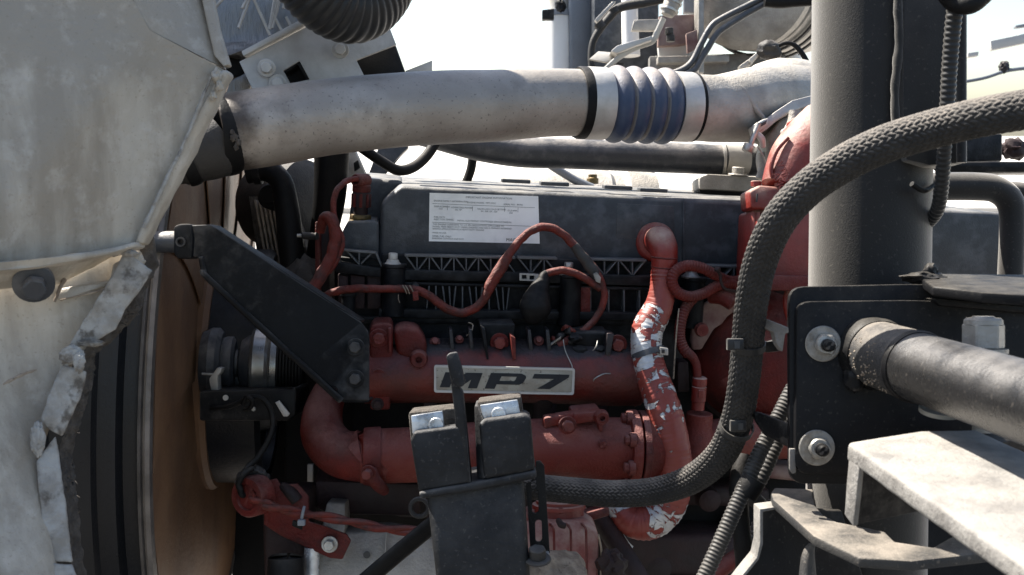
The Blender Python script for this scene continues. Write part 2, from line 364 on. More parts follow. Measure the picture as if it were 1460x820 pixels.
    def obj(s, name, m, parent=None, angle=38, label=None):
        me = bpy.data.meshes.new(name)
        bmesh.ops.recalc_face_normals(s.bm, faces=s.bm.faces)
        s.bm.to_mesh(me); s.bm.free()
        me.materials.append(MATS[m])
        me.polygons.foreach_set('use_smooth', [True] * len(me.polygons))
        me.set_sharp_from_angle(angle=R_(angle))
        o = bpy.data.objects.new(name, me); sc.collection.objects.link(o)
        if parent: o.parent = parent
        if label: o['label'] = label
        return o

def tag(o, label, cat, group=None):
    o['label'] = label; o['category'] = cat
    if group: o['group'] = group
    return o
def struct(o): o['kind'] = 'structure'; return o
def T(name, label, cat, group=None):
    o = bpy.data.objects.new(name, None); o.empty_display_size = .05
    sc.collection.objects.link(o)
    return tag(o, label, cat, group)
def bolt(parent, p, ax, r, h, m='zinc', washer=True, name='bolt', rot=.3):
    ax = ax.normalized(); b = B()
    if washer: b.lathe(p, ax, [(0, r * 1.5), (r * .12, r * 1.52), (r * .26, r * 1.42)], 24)
    b.hexa(p + ax * r * (.2 if washer else 0), ax, r, h, rot=rot)
    return b.obj(name, m, parent, 30)
def boss(parent, p, ax, r, h, m, hole=.5, name='boss'):
    b = B(); b.lathe(p, ax, [(0, r * 1.15), (h * .85, r), (h, r * .9), (h, r * hole), (h * .35, r * hole * .95), (h * .35, 0)], 24, cap=False)
    return b.obj(name, m, parent, 40)
def PT(*a): return [P(*q) for q in a]
def ET(w, *a): return [E(x, y, w) for x, y in a]
def pr(px, d): return px * d / F_PX
def path(*a): return [(P(x, y, d), r * d / F_PX) for x, y, d, r in a]
def epath(*a): return [(E(x, y, w), r * ed(x, y, w) / F_PX) for x, y, w, r in a]
def corr(pitch, depth, sharp=1.0):
    def f(s_, th, r):
        k = .5 + .5 * math.cos(2 * math.pi * s_ / pitch)
        return r * (1 - depth * (k ** sharp))
    return f
def text_mesh(body, size, o, right, up, m, name, parent, extrude=.0003, align='LEFT', spacing=1.0, lines=1.0, shear=0):
    cu = bpy.data.curves.new('t', 'FONT'); cu.body = body; cu.size = size; cu.extrude = extrude; cu.align_x = align
    cu.space_character = spacing; cu.space_line = lines; cu.resolution_u = 2; cu.shear = shear
    ob = bpy.data.objects.new('t', cu); sc.collection.objects.link(ob)
    dg = bpy.context.evaluated_depsgraph_get(); dg.update()
    me = bpy.data.meshes.new_from_object(ob.evaluated_get(dg))
    bpy.data.objects.remove(ob); bpy.data.curves.remove(cu)
    nrm = right.cross(up)
    M = Matrix(((right.x, up.x, nrm.x, o.x), (right.y, up.y, nrm.y, o.y), (right.z, up.z, nrm.z, o.z), (0, 0, 0, 1)))
    me.transform(M); me.materials.clear(); me.materials.append(MATS[m]); me.name = name
    ob = bpy.data.objects.new(name, me); sc.collection.objects.link(ob)
    ob.parent = parent
    return ob

# ================================================================== setting
b = B(); b.prism([Vector((-400, -400, 0)), Vector((400, -400, 0)), Vector((400, 600, 0)), Vector((-400, 600, 0))], Vector((0, 0, -.2)))
struct(b.obj('ground', 'ground_shaded'))
b = B(); b.prism([Vector((-300, 3.6, .004)), Vector((300, 3.6, .004)), Vector((300, 590, .004)), Vector((-300, 590, .004))], Vector((0, 0, -.003)))
struct(b.obj('pavement', 'concrete'))
b = B(); b.prism([Vector((-60, 24, .005)), Vector((60, 24, .005)), Vector((60, 24, .14)), Vector((-60, 24, .14))], Vector((0, .15, 0)), .02)
struct(b.obj('kerb', 'concrete'))

# ================================================================== hood, standing open on the left
hood = T('hood', 'large grey fibreglass truck hood panel filling the left side', 'hood')
nA = FW * .010
b = B()
A = dict(a=P(-70, -70, .98), b=P(150, -70, 1.06), c=P(214, 43, 1.09), d=P(318, 99, 1.13), e=P(194, 349, 1.12), f=P(-70, 388, .96))
b.prism([A['a'], A['b'], A['c'], A['d'], A['e'], A['f']], nA)
b.bm.faces.ensure_lookup_table()
bmesh.ops.triangulate(b.bm, faces=[f for f in b.bm.faces if len(f.verts) > 4])
b.rough(.0015, 25, 5, .025)
b.obj('side_panel', 'fibreglass', hood, 50)
b = B(); b.prism([A['b'] + FW * .001, P(276, -70, 1.16), P(319, 97, 1.135), A['c'] + FW * .001], nA)
b.rough(.001, 25, 4, .02).obj('top_panel', 'fibreglass', hood, 50)
b = B(); b.prism(PT((272, -70, 1.148), (289, -70, 1.15), (311, 40, 1.132), (326, 92, 1.122), (318, 95, 1.122), (305, 78, 1.126)), FW * .014, .0015)
b.rough(.0008, 60, 2, .02).obj('rim_flange', 'fibreglass', hood, 50)
# turned edge running down from the corner
b = B(); b.prism(PT((317, 97, 1.118), (327, 103, 1.121), (300, 158, 1.121), (262, 235, 1.119), (222, 312, 1.115), (203, 349, 1.112), (190, 346, 1.110), (230, 262, 1.112), (278, 170, 1.115)), FW * .022, .003)
b.rough(.002, 45, 3, .015).obj('edge_flange', 'fibreglass', hood, 60)
b = B(); b.tube(path((300, 110, 1.112, 2), (285, 150, 1.112, 3), (262, 205, 1.112, 2.2), (240, 250, 1.11, 3), (205, 325, 1.108, 3)), 8, 6)
b.rough(.0012, 150).obj('bonding_bead', 'sealant', hood, 60)
for k, (x, y, r) in enumerate(((309, 108, 9), (313, 122, 7), (304, 137, 6), (214, 45, 5))):
    B().lump(P(x, y, 1.116), RT * pr(r * .8, 1.1), UP * pr(r * 1.1, 1.1), FW * .005, .5, k, 3).obj('filler_lump', 'fibreglass', hood, 60)
# lip under the panel, the hollow below it and the bolt in it
b = B(); b.prism(PT((-70, 378, .95), (60, 368, 1.0), (150, 355, 1.07), (192, 344, 1.10), (194, 352, 1.10), (150, 364, 1.07), (60, 380, 1.0), (-70, 393, .95)), FW * .03, .002)
b.rough(.001, 60, 2, .02).obj('lip', 'fibreglass', hood, 50)
b = B(); b.prism(PT((-70, 390, .985), (60, 379, 1.03), (165, 358, 1.10), (120, 382, 1.10), (70, 402, 1.07), (-70, 420, 1.02)), FW * .02, .003)
b.rough(.001, 60, 2, .02).obj('lip_underside', 'fibreglass', hood, 50)
b = B(); b.lathe(P(48, 404, 1.04), P(48, 450, .98) - P(48, 404, 1.04), [(-.005, .019), (.002, .019), (.004, .016)], 24)
b.obj('washer', 'coolant_steel', hood); bolt(hood, P(49, 407, 1.035), P(49, 450, .98) - P(48, 404, 1.04), .0115, .012, 'coolant_steel', False)
LO = [(-70, 415, 1.06), (60, 396, 1.09), (130, 372, 1.12), (196, 356, 1.135), (205, 372, 1.135), (150, 470, 1.12), (98, 520, 1.11), (55, 636, 1.08), (66, 720, 1.06), (80, 850, 1.03), (-70, 850, .96)]
b = B(); b.prism(PT(*LO), FW * .01)
bmesh.ops.triangulate(b.bm, faces=[f for f in b.bm.faces if len(f.verts) > 4])
b.rough(.002, 18, 5, .025).obj('lower_panel', 'fibreglass', hood, 50)
b = B(); b.prism(PT((76, 428, 1.085), (82, 412, 1.09), (156, 400, 1.105), (160, 376, 1.11), (196, 358, 1.12), (160, 405, 1.108), (100, 424, 1.09)), FW * .02, .002)
b.rough(.001, 60, 3, .015).obj('doubler_plate', 'fibreglass', hood, 60)
for pts in (((78, 430, 1.082, 2), (86, 410, 1.085, 2.5), (92, 398, 1.088, 4)), ((86, 428, 1.084, 1.2), (120, 420, 1.09, 1.2), (152, 412, 1.1, 1.6)),
            ((4, 548, 1.05, 1.5), (30, 535, 1.06, 2.5), (52, 527, 1.068, 1.5))):
    B().tube(path(*pts), 8, 5).rough(.001, 200).obj('resin_scar', 'crust', hood, 60)
def strip(name, m, pts, t=.004, rough=.0009, fr=110):
    b = B(); b.prism(PT(*pts), FW * t, .0008, 1)
    bmesh.ops.triangulate(b.bm, faces=[f for f in b.bm.faces if len(f.verts) > 4])
    b.rough(rough, fr, 4, .006); return b.obj(name, m, hood, 140)
strip('edge_strip', 'sealant', [(160, 392, 1.095), (170, 372, 1.10), (178, 358, 1.105), (196, 372, 1.11), (216, 386, 1.112), (200, 412, 1.11), (178, 440, 1.105), (164, 470, 1.10), (140, 484, 1.095), (118, 494, 1.09), (98, 494, 1.085), (120, 455, 1.09)])
strip('edge_strip', 'sealant', [(88, 520, 1.085), (122, 530, 1.09), (116, 560, 1.088), (100, 596, 1.083), (88, 622, 1.078), (68, 612, 1.07), (58, 598, 1.065), (70, 560, 1.075)])
strip('edge_strip', 'sealant', [(51, 658, 1.062), (78, 622, 1.072), (84, 660, 1.068), (92, 720, 1.06), (102, 802, 1.05), (64, 800, 1.045), (58, 730, 1.052)], rough=.0008)
strip('edge_strip', 'sealant', [(64, 803, 1.04), (102, 806, 1.047), (112, 840, 1.04), (60, 840, 1.035)])
for k, (x, y, rx, ry, d) in enumerate(((102, 506, 17, 13, 1.078), (113, 516, 8, 14, 1.074), (54, 626, 10, 24, 1.062), (130, 489, 18, 5, 1.088), (185, 361, 12, 5, 1.10))):
    B().lump(P(x, y, d), RT * pr(rx, d), UP * pr(ry, d), FW * .004, .30, k + 3, 4, 2.6).obj('sealant_lump', 'sealant', hood, 140)
b = B(); b.prism(PT((194, 346, 1.14), (206, 318, 1.145), (216, 340, 1.15), (222, 378, 1.15), (206, 410, 1.145), (196, 444, 1.14), (160, 482, 1.13), (132, 504, 1.12), (128, 548, 1.12), (104, 622, 1.10), (99, 650, 1.10), (106, 720, 1.085), (119, 840, 1.07), (106, 840, 1.06), (90, 690, 1.07), (84, 640, 1.08), (110, 560, 1.10), (120, 500, 1.11), (190, 400, 1.13)), FW * .008)
bmesh.ops.triangulate(b.bm, faces=list(b.bm.faces))
b.rough(.004, 160, 4, .006)
b.obj('felt_seal', 'felt', hood, 80)
random.seed(3)
for k in range(16):
    t = random.random(); x, y = (lambda q: (200 - 70 * q * 1.0, 430 + 80 * q) if q < .45 else (128 - 30 * (q - .45) / .3, 520 + 110 * (q - .45) / .3) if q < .75 else (98 + 20 * (q - .75) / .25, 650 + 160 * (q - .75) / .25))(t)
    dx = random.uniform(5, 13); dy = random.uniform(-5, 9)
    B().tube(path((x, y, 1.12, .7), (x + dx * .5, y + dy * .3, 1.118, .6), (x + dx, y + dy, 1.116, .3)), 5, 3).obj('loose_thread', 'felt', hood)

# ================================================================== radiator fan behind the hood
AX = EU.copy(); FC = P(340, 520, 1.85)
b = B()
prof = [(-.42, .70), (-.30, .66), (-.20, .625), (-.17, .585), (-.145, .58), (-.14, .56), (-.095, .553), (-.092, .538), (-.072, .532), (-.069, .507), (-.050, .502)]
b.lathe(FC, AX, prof + [(-.048, .49), (-.07, .49), (-.10, .52), (-.40, .69)], 120, cap=False)
shroud = T('fan_shroud', 'black plastic fan shroud barrel with a steel rim beside the hood', 'fan shroud')
b.obj('barrel', 'shroud_plastic', shroud, 30)
b = B(); b.lathe(FC, AX, [(-.052, .502), (-.051, .511), (-.047, .513), (-.0455, .507), (-.043, .507), (-.0415, .513), (-.036, .512), (-.034, .504), (-.036, .494), (-.052, .492), (-.052, .502)], 120, cap=False)
b.obj('rim', 'rim_steel', shroud, 30)
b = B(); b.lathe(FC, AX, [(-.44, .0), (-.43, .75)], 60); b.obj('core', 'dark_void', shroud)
fan = T('radiator_fan', 'brown radiator fan with broad overlapping blades inside the shroud', 'fan')
NB = 11
ya = Vector((0, 0, 1)); ya = (ya - AX * ya.dot(AX)).normalized(); yb = AX.cross(ya)
me0 = None
for k in range(NB):
    b = B(); rings = []
    for i in range(9):
        r = .200 + (.490 - .200) * i / 8
        row = []
        for side in (0, 1):
            for j in range(9):
                q = (j / 8 * 2 - 1) * (1 if side == 0 else -1)
                ang = 2 * math.pi * k / NB + q * R_(19.5) + .16 * (i / 8) ** 2
                ax_ = q * .0035 + .002 * (1 - q * q) + side * .0015
                row.append(FC + AX * (ax_ - .040) + (ya * math.cos(ang) + yb * math.sin(ang)) * r)
        rings.append(row)
    b.rings(rings); b.obj('blade', 'fan_nylon', fan, 50)
b = B(); b.lathe(FC, AX, [(-.06, .0), (-.06, .175), (-.04, .196), (.05, .196), (.058, .188), (.055, .176), (.02, .17), (.012, .12), (.03, .10), (.06, .095), (.065, .0)], 72)
b.obj('hub', 'shroud_plastic', fan, 30)
b = B(); b.lathe(FC, AX, [(-.045, .192), (-.045, .206), (-.030, .208), (-.022, .203), (-.022, .194)], 96, cap=False); b.obj('hub_ring', 'fan_nylon', fan, 30)
b = B(); b.lathe(FC + AX * .02, AX, [(0, .165), (.012, .165), (.02, .155), (.02, .11), (.05, .10), (.055, .09), (.055, .0)], 60)
b.obj('clutch', 'coolant_steel', fan, 30)

# radiator pack behind the fan, only its edges show
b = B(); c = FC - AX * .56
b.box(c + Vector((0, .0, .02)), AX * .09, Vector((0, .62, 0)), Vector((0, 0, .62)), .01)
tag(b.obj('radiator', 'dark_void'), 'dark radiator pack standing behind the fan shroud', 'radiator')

# ================================================================== pulley and the bits in front of the fan hub
pul = T('belt_pulley', 'polished belt pulley with stepped dark rings beside the brown fan', 'pulley')
pc = P(300, 517, 1.66)
k = 1.66 / F_PX
b = B(); b.lathe(pc, AX, [(-10 * k, 0), (-10 * k, 44 * k), (2 * k, 50 * k), (12 * k, 50 * k), (18 * k, 44 * k), (18 * k, 36 * k), (24 * k, 38 * k), (32 * k, 38 * k), (36 * k, 32 * k), (36 * k, 20 * k), (52 * k, 20 * k), (52 * k, 0)], 48)
b.obj('hub_flange', 'coolant_steel', pul, 25)
b = B(); b.lathe(pc, AX, [(40 * k, 22 * k), (44 * k, 34 * k), (52 * k, 40 * k), (58 * k, 42 * k), (59 * k, 30 * k)], 48); b.obj('dust_cap', 'coolant_steel', pul, 25)
b = B(); b.lathe(pc, AX, [(57 * k, 40 * k), (60 * k, 50 * k), (64 * k, 52 * k), (80 * k, 52 * k), (84 * k, 49 * k), (88 * k, 51 * k), (96 * k, 51 * k), (97 * k, 44 * k)], 64); b.obj('drum', 'machined', pul, 25)
b = B(); gp = []
for i in range(8): gp += [((97 + i * 4.4) * k, 50 * k), ((99 + i * 4.4) * k, 50 * k), ((100 + i * 4.4) * k, 45.5 * k), ((101 + i * 4.4) * k, 45.5 * k)]
b.lathe(pc, AX, [(96 * k, 0)] + gp + [(133 * k, 0)], 64); b.obj('ribbed_groove', 'rubber', pul, 25)
tb = T('tensioner_bracket', 'small grey clip bracket standing beside the belt pulley', 'bracket')
b = B(); b.prism(PT((299, 548, 1.58), (298, 540, 1.58), (310, 524, 1.58), (316, 525, 1.58), (314, 532, 1.58), (310, 536, 1.58), (311, 560, 1.58), (302, 560, 1.58)), FW * .02, .001); b.obj('clip', 'galvanised', tb)
b = B(); b.tube(path((288, 533, 1.585, 2), (305, 534, 1.585, 2)), 8, 2); b.obj('pin', 'zinc', tb)

xb = T('cross_bracket', 'black pressed steel cross bracket under the belt pulley', 'bracket')
b = B(); b.prism(PT((284, 558, 1.56), (414, 556, 1.58), (420, 552, 1.58), (423, 560, 1.58), (421, 592, 1.58), (412, 600, 1.58), (284, 600, 1.56)), FW * .10, .003); b.obj('web', 'black_paint', xb)
b = B(); b.prism(PT((392, 574, 1.565), (398, 571, 1.565), (413, 590, 1.567), (410, 594, 1.567), (404, 594, 1.567)), FW * .004, .0008); b.obj('tab', 'galvanised', xb)
bolt(xb, P(362, 583, 1.556), -FW, .0035, .004, 'zinc', False)
b = B(); b.lathe(P(322, 567, 1.56), -FW, [(0, .004), (.002, .004)], 12); b.obj('rivet', 'galvanised', xb)

cb = T('sensor_cable', 'thin black cable looping down from the cross bracket to a connector', 'cable')
b = B(); b.tube(path((300, 582, 1.56, 3), (325, 580, 1.55, 3.6), (345, 572, 1.545, 4), (358, 566, 1.54, 4), (376, 570, 1.54, 4), (388, 592, 1.54, 4), (386, 620, 1.53, 4), (368, 652, 1.52, 4.2), (352, 668, 1.51, 4.4), (342, 690, 1.50, 4.4), (346, 706, 1.50, 4.4), (356, 700, 1.51, 4)), 10, 8); b.obj('sheath', 'rubber', cb)
b = B(); b.tube(path((346, 576, 1.535, 3.4), (352, 566, 1.53, 3.4), (360, 572, 1.53, 3.4), (356, 582, 1.535, 3.4), (348, 584, 1.54, 3.2)), 8, 6); b.obj('knot', 'rubber', cb)

# ================================================================== black support arm
arm = T('support_arm', 'black pressed steel support arm slanting across in front of the fan', 'arm')
b = B(); b.lathe(P(214, 345, 1.36), RT, [(0, .012), (.002, .0135), (.036, .0135), (.037, .012)], 28); b.obj('pivot_pin', 'coolant_steel', arm)
b = B(); b.prism(PT((247, 323, 1.345), (256, 319, 1.345), (272, 319, 1.345), (275, 340, 1.345), (273, 368, 1.345), (252, 369, 1.345), (247, 360, 1.345)), FW * .035, .003); b.obj('collar', 'arm_paint', arm)
b = B(); b.lathe(P(258, 345, 1.344), -FW, [(0, .006), (.003, .006), (.003, .003), (0, .003)], 16); b.obj('grease_nipple', 'arm_paint', arm)
web = [(272, 321, 1.352), (299, 320, 1.355), (310, 326, 1.356), (402, 387, 1.40), (480, 437, 1.44), (514, 459, 1.452), (524, 472, 1.458), (526, 480, 1.458), (526, 571, 1.458), (488, 571, 1.445), (430, 520, 1.42), (300, 400, 1.36), (289, 384, 1.356), (286, 368, 1.354), (274, 366, 1.352)]
b = B(); b.plate(PT(*web), [[P(474 + 7 * math.cos(a * .785), 556 + 5 * math.sin(a * .785), 1.441) for a in range(8)]], FW * .007, .0012); b.obj('web', 'arm_paint', arm, 30)
b = B(); b.tube(path((286, 366, 1.349, 3.5), (291, 386, 1.352, 4), (302, 402, 1.355, 4.5), (430, 520, 1.415, 5), (486, 571, 1.44, 5)), 10, 6); b.obj('lower_bead', 'arm_paint', arm)
b = B(); b.prism(PT((287, 384, 1.358), (300, 402, 1.362), (430, 522, 1.424), (488, 574, 1.448), (526, 574, 1.462), (526, 571, 1.462), (490, 570, 1.448), (432, 517, 1.424), (302, 397, 1.362)), FW * .05, .001); b.obj('lower_flange', 'arm_paint', arm)
b = B(); b.prism(PT((299, 319, 1.36), (402, 385, 1.404), (514, 457, 1.456), (512, 461, 1.456), (402, 389, 1.404), (299, 323, 1.36)), FW * .05, .001); b.obj('upper_flange', 'arm_paint', arm)
for y in (495, 540): bolt(arm, P(507, y, 1.448), -FW, pr(8.5, 1.45), .008, 'arm_paint', True)

# ================================================================== heat shield, bracket and intake hose at the top left
hs = T('foil_heat_shield', 'crinkled silver foil heat shield with raised ribs beside the hood corner', 'heat shield')
b = B(); b.prism(PT((-60, -640, 1.60), (440, -640, 1.66), (436, 36, 1.66), (345, 82, 1.62), (327, 78, 1.60), (-60, 60, 1.60)), FW * .03, .003)  # foil pad carried far out of view to keep sun off the pipe
b.rough(.003, 70, 6, .012); b.obj('blanket_sun_block', 'foil', hs, 70)
for p0, p1 in (((358, -8), (340, 40)), ((345, 12), (360, -14)), ((358, -10), (385, 50)), ((392, -4), (384, 42)), ((400, -6), (388, 40)), ((384, 42), (398, -10)), ((388, 18), (402, 44)), ((408, 24), (416, 40)), ((318, -2), (300, 18)), ((410, -20), (404, 12))):
    B().tube(path((*p0, 1.588 + .0004 * (p0[0] - 330), 2.4), (*p1, 1.588 + .0004 * (p1[0] - 330), 2.4)), 8, 3).obj('rib', 'galvanised', hs)
b = B(); b.prism(PT((326, 118, 1.60), (356, 98, 1.62), (362, 118, 1.62), (340, 140, 1.61), (318, 140, 1.60)), FW * .03, .003); b.rough(.003, 90, 4, .01); b.obj('blanket_end', 'foil', hs, 70)
b = B(); b.prism(PT((320, 84, 1.63), (330, 78, 1.63), (430, 34, 1.68), (436, 60, 1.68), (345, 108, 1.64), (322, 112, 1.63)), FW * .05, .002); b.obj('seal_strip', 'rubber', hs)

bp = T('mounting_plate', 'bare grey steel mounting plate with two bolts and a square hole', 'plate')
b = B(); b.plate(PT((341, 88, 1.58), (430, 42, 1.62), (470, 20, 1.63), (548, 20, 1.67), (565, 64, 1.67), (508, 86, 1.65), (520, 110, 1.65), (520, 140, 1.64), (366, 140, 1.58)), [PT((404, 101, 1.605), (427, 87, 1.612), (441, 113, 1.616), (414, 120, 1.606))], FW * .005, .0008); b.obj('sheet', 'galvanised', bp, 30)
b = B(); b.prism(PT((344, 73, 1.575), (430, 27, 1.615), (470, 5, 1.63), (470, 14, 1.63), (430, 38, 1.615), (347, 80, 1.575)), FW * .02, .001); b.obj('folded_edge', 'galvanised', bp)
b = B(); b.prism(PT((405, 101, 1.606), (427, 88, 1.613), (441, 113, 1.617), (437, 113, 1.617), (424, 92, 1.613), (407, 103, 1.606)), FW * .03, .0005); b.obj('hole_lip', 'rubber', bp)
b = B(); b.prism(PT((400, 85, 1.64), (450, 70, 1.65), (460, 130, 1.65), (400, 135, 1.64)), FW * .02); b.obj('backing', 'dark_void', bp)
for x, y in ((380, 97), (485, 71), (396, 119)): bolt(bp, P(x, y, 1.575 + .0004 * (x - 360)), (-FW - UP * .1 + RT * .15), pr(8.5, 1.6), .010, 'galvanised', True)
b = B(); b.prism(PT((505, 84, 1.69), (562, 60, 1.70), (577, 102, 1.70), (580, 118, 1.70), (516, 118, 1.69)), FW * .03, .002); b.obj('rubber_flap', 'rubber', bp)
b = B(); b.prism(PT((578, 101, 1.72), (616, 86, 1.73), (616, 105, 1.73), (580, 112, 1.72)), FW * .004, .0008); b.obj('tail_tab', 'galvanised', bp)

ih = T('intake_hose', 'fat black corrugated intake hose hanging into the top of the view', 'hose')
rings = path((392, -150, 1.44, 52), (418, -70, 1.45, 53), (456, -14, 1.47, 54), (500, 8, 1.50, 54), (534, -14, 1.53, 53), (556, -70, 1.57, 52))
b = B(); b.tube(rings, 48, 14, corr(.0085, .05, 1.5), sub=.0011); b.obj('corrugated_wall', 'conduit', ih, 80)

# ================================================================== charge air pipe with its blue bellows
cp = T('charge_air_pipe', 'thick dusty aluminium charge air pipe running across the top', 'pipe')
def dent(s_, th, r): return r * (1 + .012 * noise.noise(Vector((s_ * 14, math.cos(th) * 1.5, math.sin(th) * 1.5))))
b = B(); b.tube(path((318, 192, 1.43, 55), (380, 181, 1.445, 56), (470, 167, 1.47, 54), (570, 157, 1.50, 52.5), (640, 153, 1.53, 52), (700, 151, 1.555, 51), (770, 147, 1.60, 48.5), (823, 146.5, 1.630, 47.5), (868, 148.4, 1.645, 47)), 64, 14, dent); b.obj('pipe_wall', 'alu_pipe', cp, 60)
b = B(); b.tube(path((310, 193, 1.428, 57), (314, 192.5, 1.43, 59), (322, 192, 1.432, 59), (327, 191, 1.434, 57)), 48, 4); b.obj('end_bead', 'rubber', cp, 40)
for k, (x, y, r) in enumerate(((334, 196, 5), (340, 203, 4), (337, 210, 3.4), (331, 188, 3))):
    B().lump(P(x, y, 1.3815), RT * pr(r, 1.38), UP * pr(r * 1.2, 1.38), FW * .0025, .5, k, 3).obj('grease_patch', 'felt', cp, 70)
bt = T('rubber_boot', 'dark rubber boot between the aluminium pipe and the hood edge', 'boot')
b = B(); b.tube(path((214, 246, 1.40, 26), (240, 238, 1.405, 28), (252, 232, 1.408, 35), (275, 222, 1.413, 40), (302, 210, 1.42, 46), (318, 200, 1.425, 46)), 40, 8); b.obj('sleeve', 'dusty_rubber', bt, 40)
b = B(); b.tube(path((254, 232, 1.406, 38), (258, 230, 1.407, 40), (266, 226, 1.41, 41), (270, 224, 1.411, 40)), 40, 4); b.obj('band', 'rubber', bt, 40)

bl = T('bellows_coupling', 'blue silicone bellows coupling with two steel band clamps', 'coupling')
pa, pb = P(823, 146.5, 1.630), P(993, 153.5, 1.685); ax = (pb - pa); Lb = ax.length; ax = ax.normalized()
def lx(px): return Lb * (px - 836) / 168.0
kk = 1.66 / F_PX
b = B(); b.lathe(pa, ax, [(lx(836), 45 * kk), (lx(835), 49 * kk), (lx(838), 50.5 * kk), (lx(846), 50.5 * kk), (lx(847), 47 * kk)], 56, cap=False); b.obj('clamp_edge', 'rubber', bl, 30)
b = B(); b.lathe(pa, ax, [(lx(846), 47 * kk), (lx(846), 50 * kk), (lx(848), 50.6 * kk), (lx(872), 50.6 * kk), (lx(874), 50 * kk), (lx(874), 47 * kk)], 56, cap=False); b.obj('band_clamp', 'band_steel', bl, 30)
prof = [(lx(872), 47.5 * kk)]
c0, lob = 877.0, 22.5
for i in range(4):
    for j in range(13):
        t = j / 12
        prof.append((lx(c0 + i * lob + lob * t), (46.5 + 8.0 * math.sin(math.pi * t) ** .7) * kk))
prof.append((lx(972), 47 * kk))
b = B(); b.lathe(pa, ax, prof, 72, cap=False); b.obj('bellows', 'blue_silicone', bl, 80)
b = B(); b.lathe(pa, ax, [(lx(968), 46 * kk), (lx(968), 49.5 * kk), (lx(970), 50 * kk), (lx(993), 50 * kk), (lx(995), 49.4 * kk), (lx(995), 46 * kk)], 56, cap=False); b.obj('band_clamp', 'band_steel', bl, 30)
b = B(); b.lathe(pa, ax, [(lx(995), 46 * kk), (lx(995), 49.5 * kk), (lx(999), 49.5 * kk), (lx(1001), 46 * kk)], 56, cap=False); b.obj('clamp_edge', 'rubber', bl, 30)
ss = ax.cross(UP).normalized()
for px in (860, 982):
    pt_ = pa + ax * lx(px) - ss * 0
    b = B(); b.box(P(px, 158 if px < 900 else 172, 1.61 if px < 900 else 1.665), RT * .011, UP * .0008, FW * .003, .0005); b.obj('band_seam', 'band_steel', bl)

# ================================================================== clutter behind the front of the engine
g = T('coolant_elbow_hose', 'black moulded elbow hose bending down behind the fan blades', 'hose')
b = B(); b.tube(path((352, 246, 1.74, 16), (380, 243, 1.74, 16), (400, 258, 1.74, 16), (408, 290, 1.74, 17), (414, 340, 1.74, 18), (420, 400, 1.74, 18)), 24, 8); b.obj('hose_wall', 'rubber', g)
b = B(); b.tube(path((362, 245, 1.74, 18.5), (372, 244, 1.74, 18.5)), 24, 3); b.obj('clip', 'black_paint', g)
g = T('air_compressor', 'round dark grey compressor body behind the elbow hose', 'compressor')
b = B(); b.lathe(P(404, 292, 1.98), (RT * .9 - FW * .5), [(-.05, .07), (0, .082), (.03, .085), (.055, .078), (.066, .06), (.07, .03), (.07, 0)], 48); b.obj('body', 'dusty_rubber', g)
b = B(); b.lathe(P(392, 282, 1.84), -FW, [(0, .022), (.03, .022), (.035, .019), (.035, .012), (.045, .011), (.045, 0)], 32); b.obj('end_cap', 'dark_void', g)
g = T('upright_hose', 'thick black vertical hose beside the valve cover end', 'hose')
b = B(); b.tube(path((474, 170, 1.72, 26), (473, 220, 1.72, 25), (470, 280, 1.73, 23), (462, 330, 1.75, 20), (452, 380, 1.78, 18)), 28, 8); b.obj('hose_wall', 'rubber', g)
g = T('finned_cooler', 'stack of dusty brown fins behind the support arm', 'cooler')
for k in range(9):
    b = B(); x = 362 + k * 6; b.prism(PT((x, 285, 1.86), (x + 3, 285, 1.86), (x + 24, 400, 1.86), (x + 21, 400, 1.86)), FW * .05, .0005); b.obj('fin', 'crust', g)
b = B(); b.prism(PT((355, 280, 1.89), (415, 280, 1.89), (450, 402, 1.89), (372, 402, 1.89)), FW * .08); b.obj('core', 'felt', g)
g = T('plug_sensor', 'small threaded grey sensor poking out beside the red harness', 'sensor')
b = B(); b.tube(path((424, 336, 1.66, 2.6), (430, 336, 1.66, 2.6)), 10, 2); b.obj('terminal', 'zinc', g)
b = B(); b.tube(path((430, 336, 1.66, 5), (448, 337, 1.67, 5.5), (452, 337, 1.67, 6)), 14, 6, corr(.004, .15)); b.obj('body', 'dusty_rubber', g)
g = T('dark_backing', 'black backing panel added to darken the gap behind the fan hub', 'panel')  # added black sheet, deep shade behind the fan put into its colour
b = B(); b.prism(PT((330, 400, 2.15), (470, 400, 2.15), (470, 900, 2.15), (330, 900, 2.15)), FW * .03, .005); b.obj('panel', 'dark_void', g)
g = T('timing_cover', 'near-black timing case wall, extended as dark backing, behind the pulley and harness', 'engine cover')
b = B(); b.prism(PT((415, 370, 1.80), (520, 330, 1.80), (520, 840, 1.80), (404, 840, 1.80), (404, 640, 1.80)), FW * .35, .01); b.obj('wall', 'dark_void', g)  # lower left widened as dark backing where bright ground showed through
b = B(); b.lump(P(436, 410, 1.73), RT * .035, UP * .05, FW * .03, .25, 5); b.obj('casting_bulge', 'dusty_rubber', g)
b = B(); b.prism(PT((438, 586, 1.77), (445, 586, 1.77), (449, 600, 1.77), (445, 622, 1.77), (438, 622, 1.77)), FW * .01, .001); b.obj('bright_glimpse', 'galvanised', g)  # pale sheet standing in for brightness glimpsed through the gap
b = B(); b.prism(PT((438, 662, 1.77), (446, 662, 1.77), (446, 688, 1.77), (438, 690, 1.77)), FW * .01, .001); b.obj('lower_glimpse', 'galvanised', g)  # second pale sheet for the bright glimpse lower down
g = T('red_side_post', 'narrow dark red upright bracket behind the looped harness', 'bracket')
b = B(); b.prism(PT((449, 318, 1.69), (470, 312, 1.70), (470, 430, 1.70), (449, 430, 1.69)), FW * .05, .003); b.obj('web', 'red_dark', g)
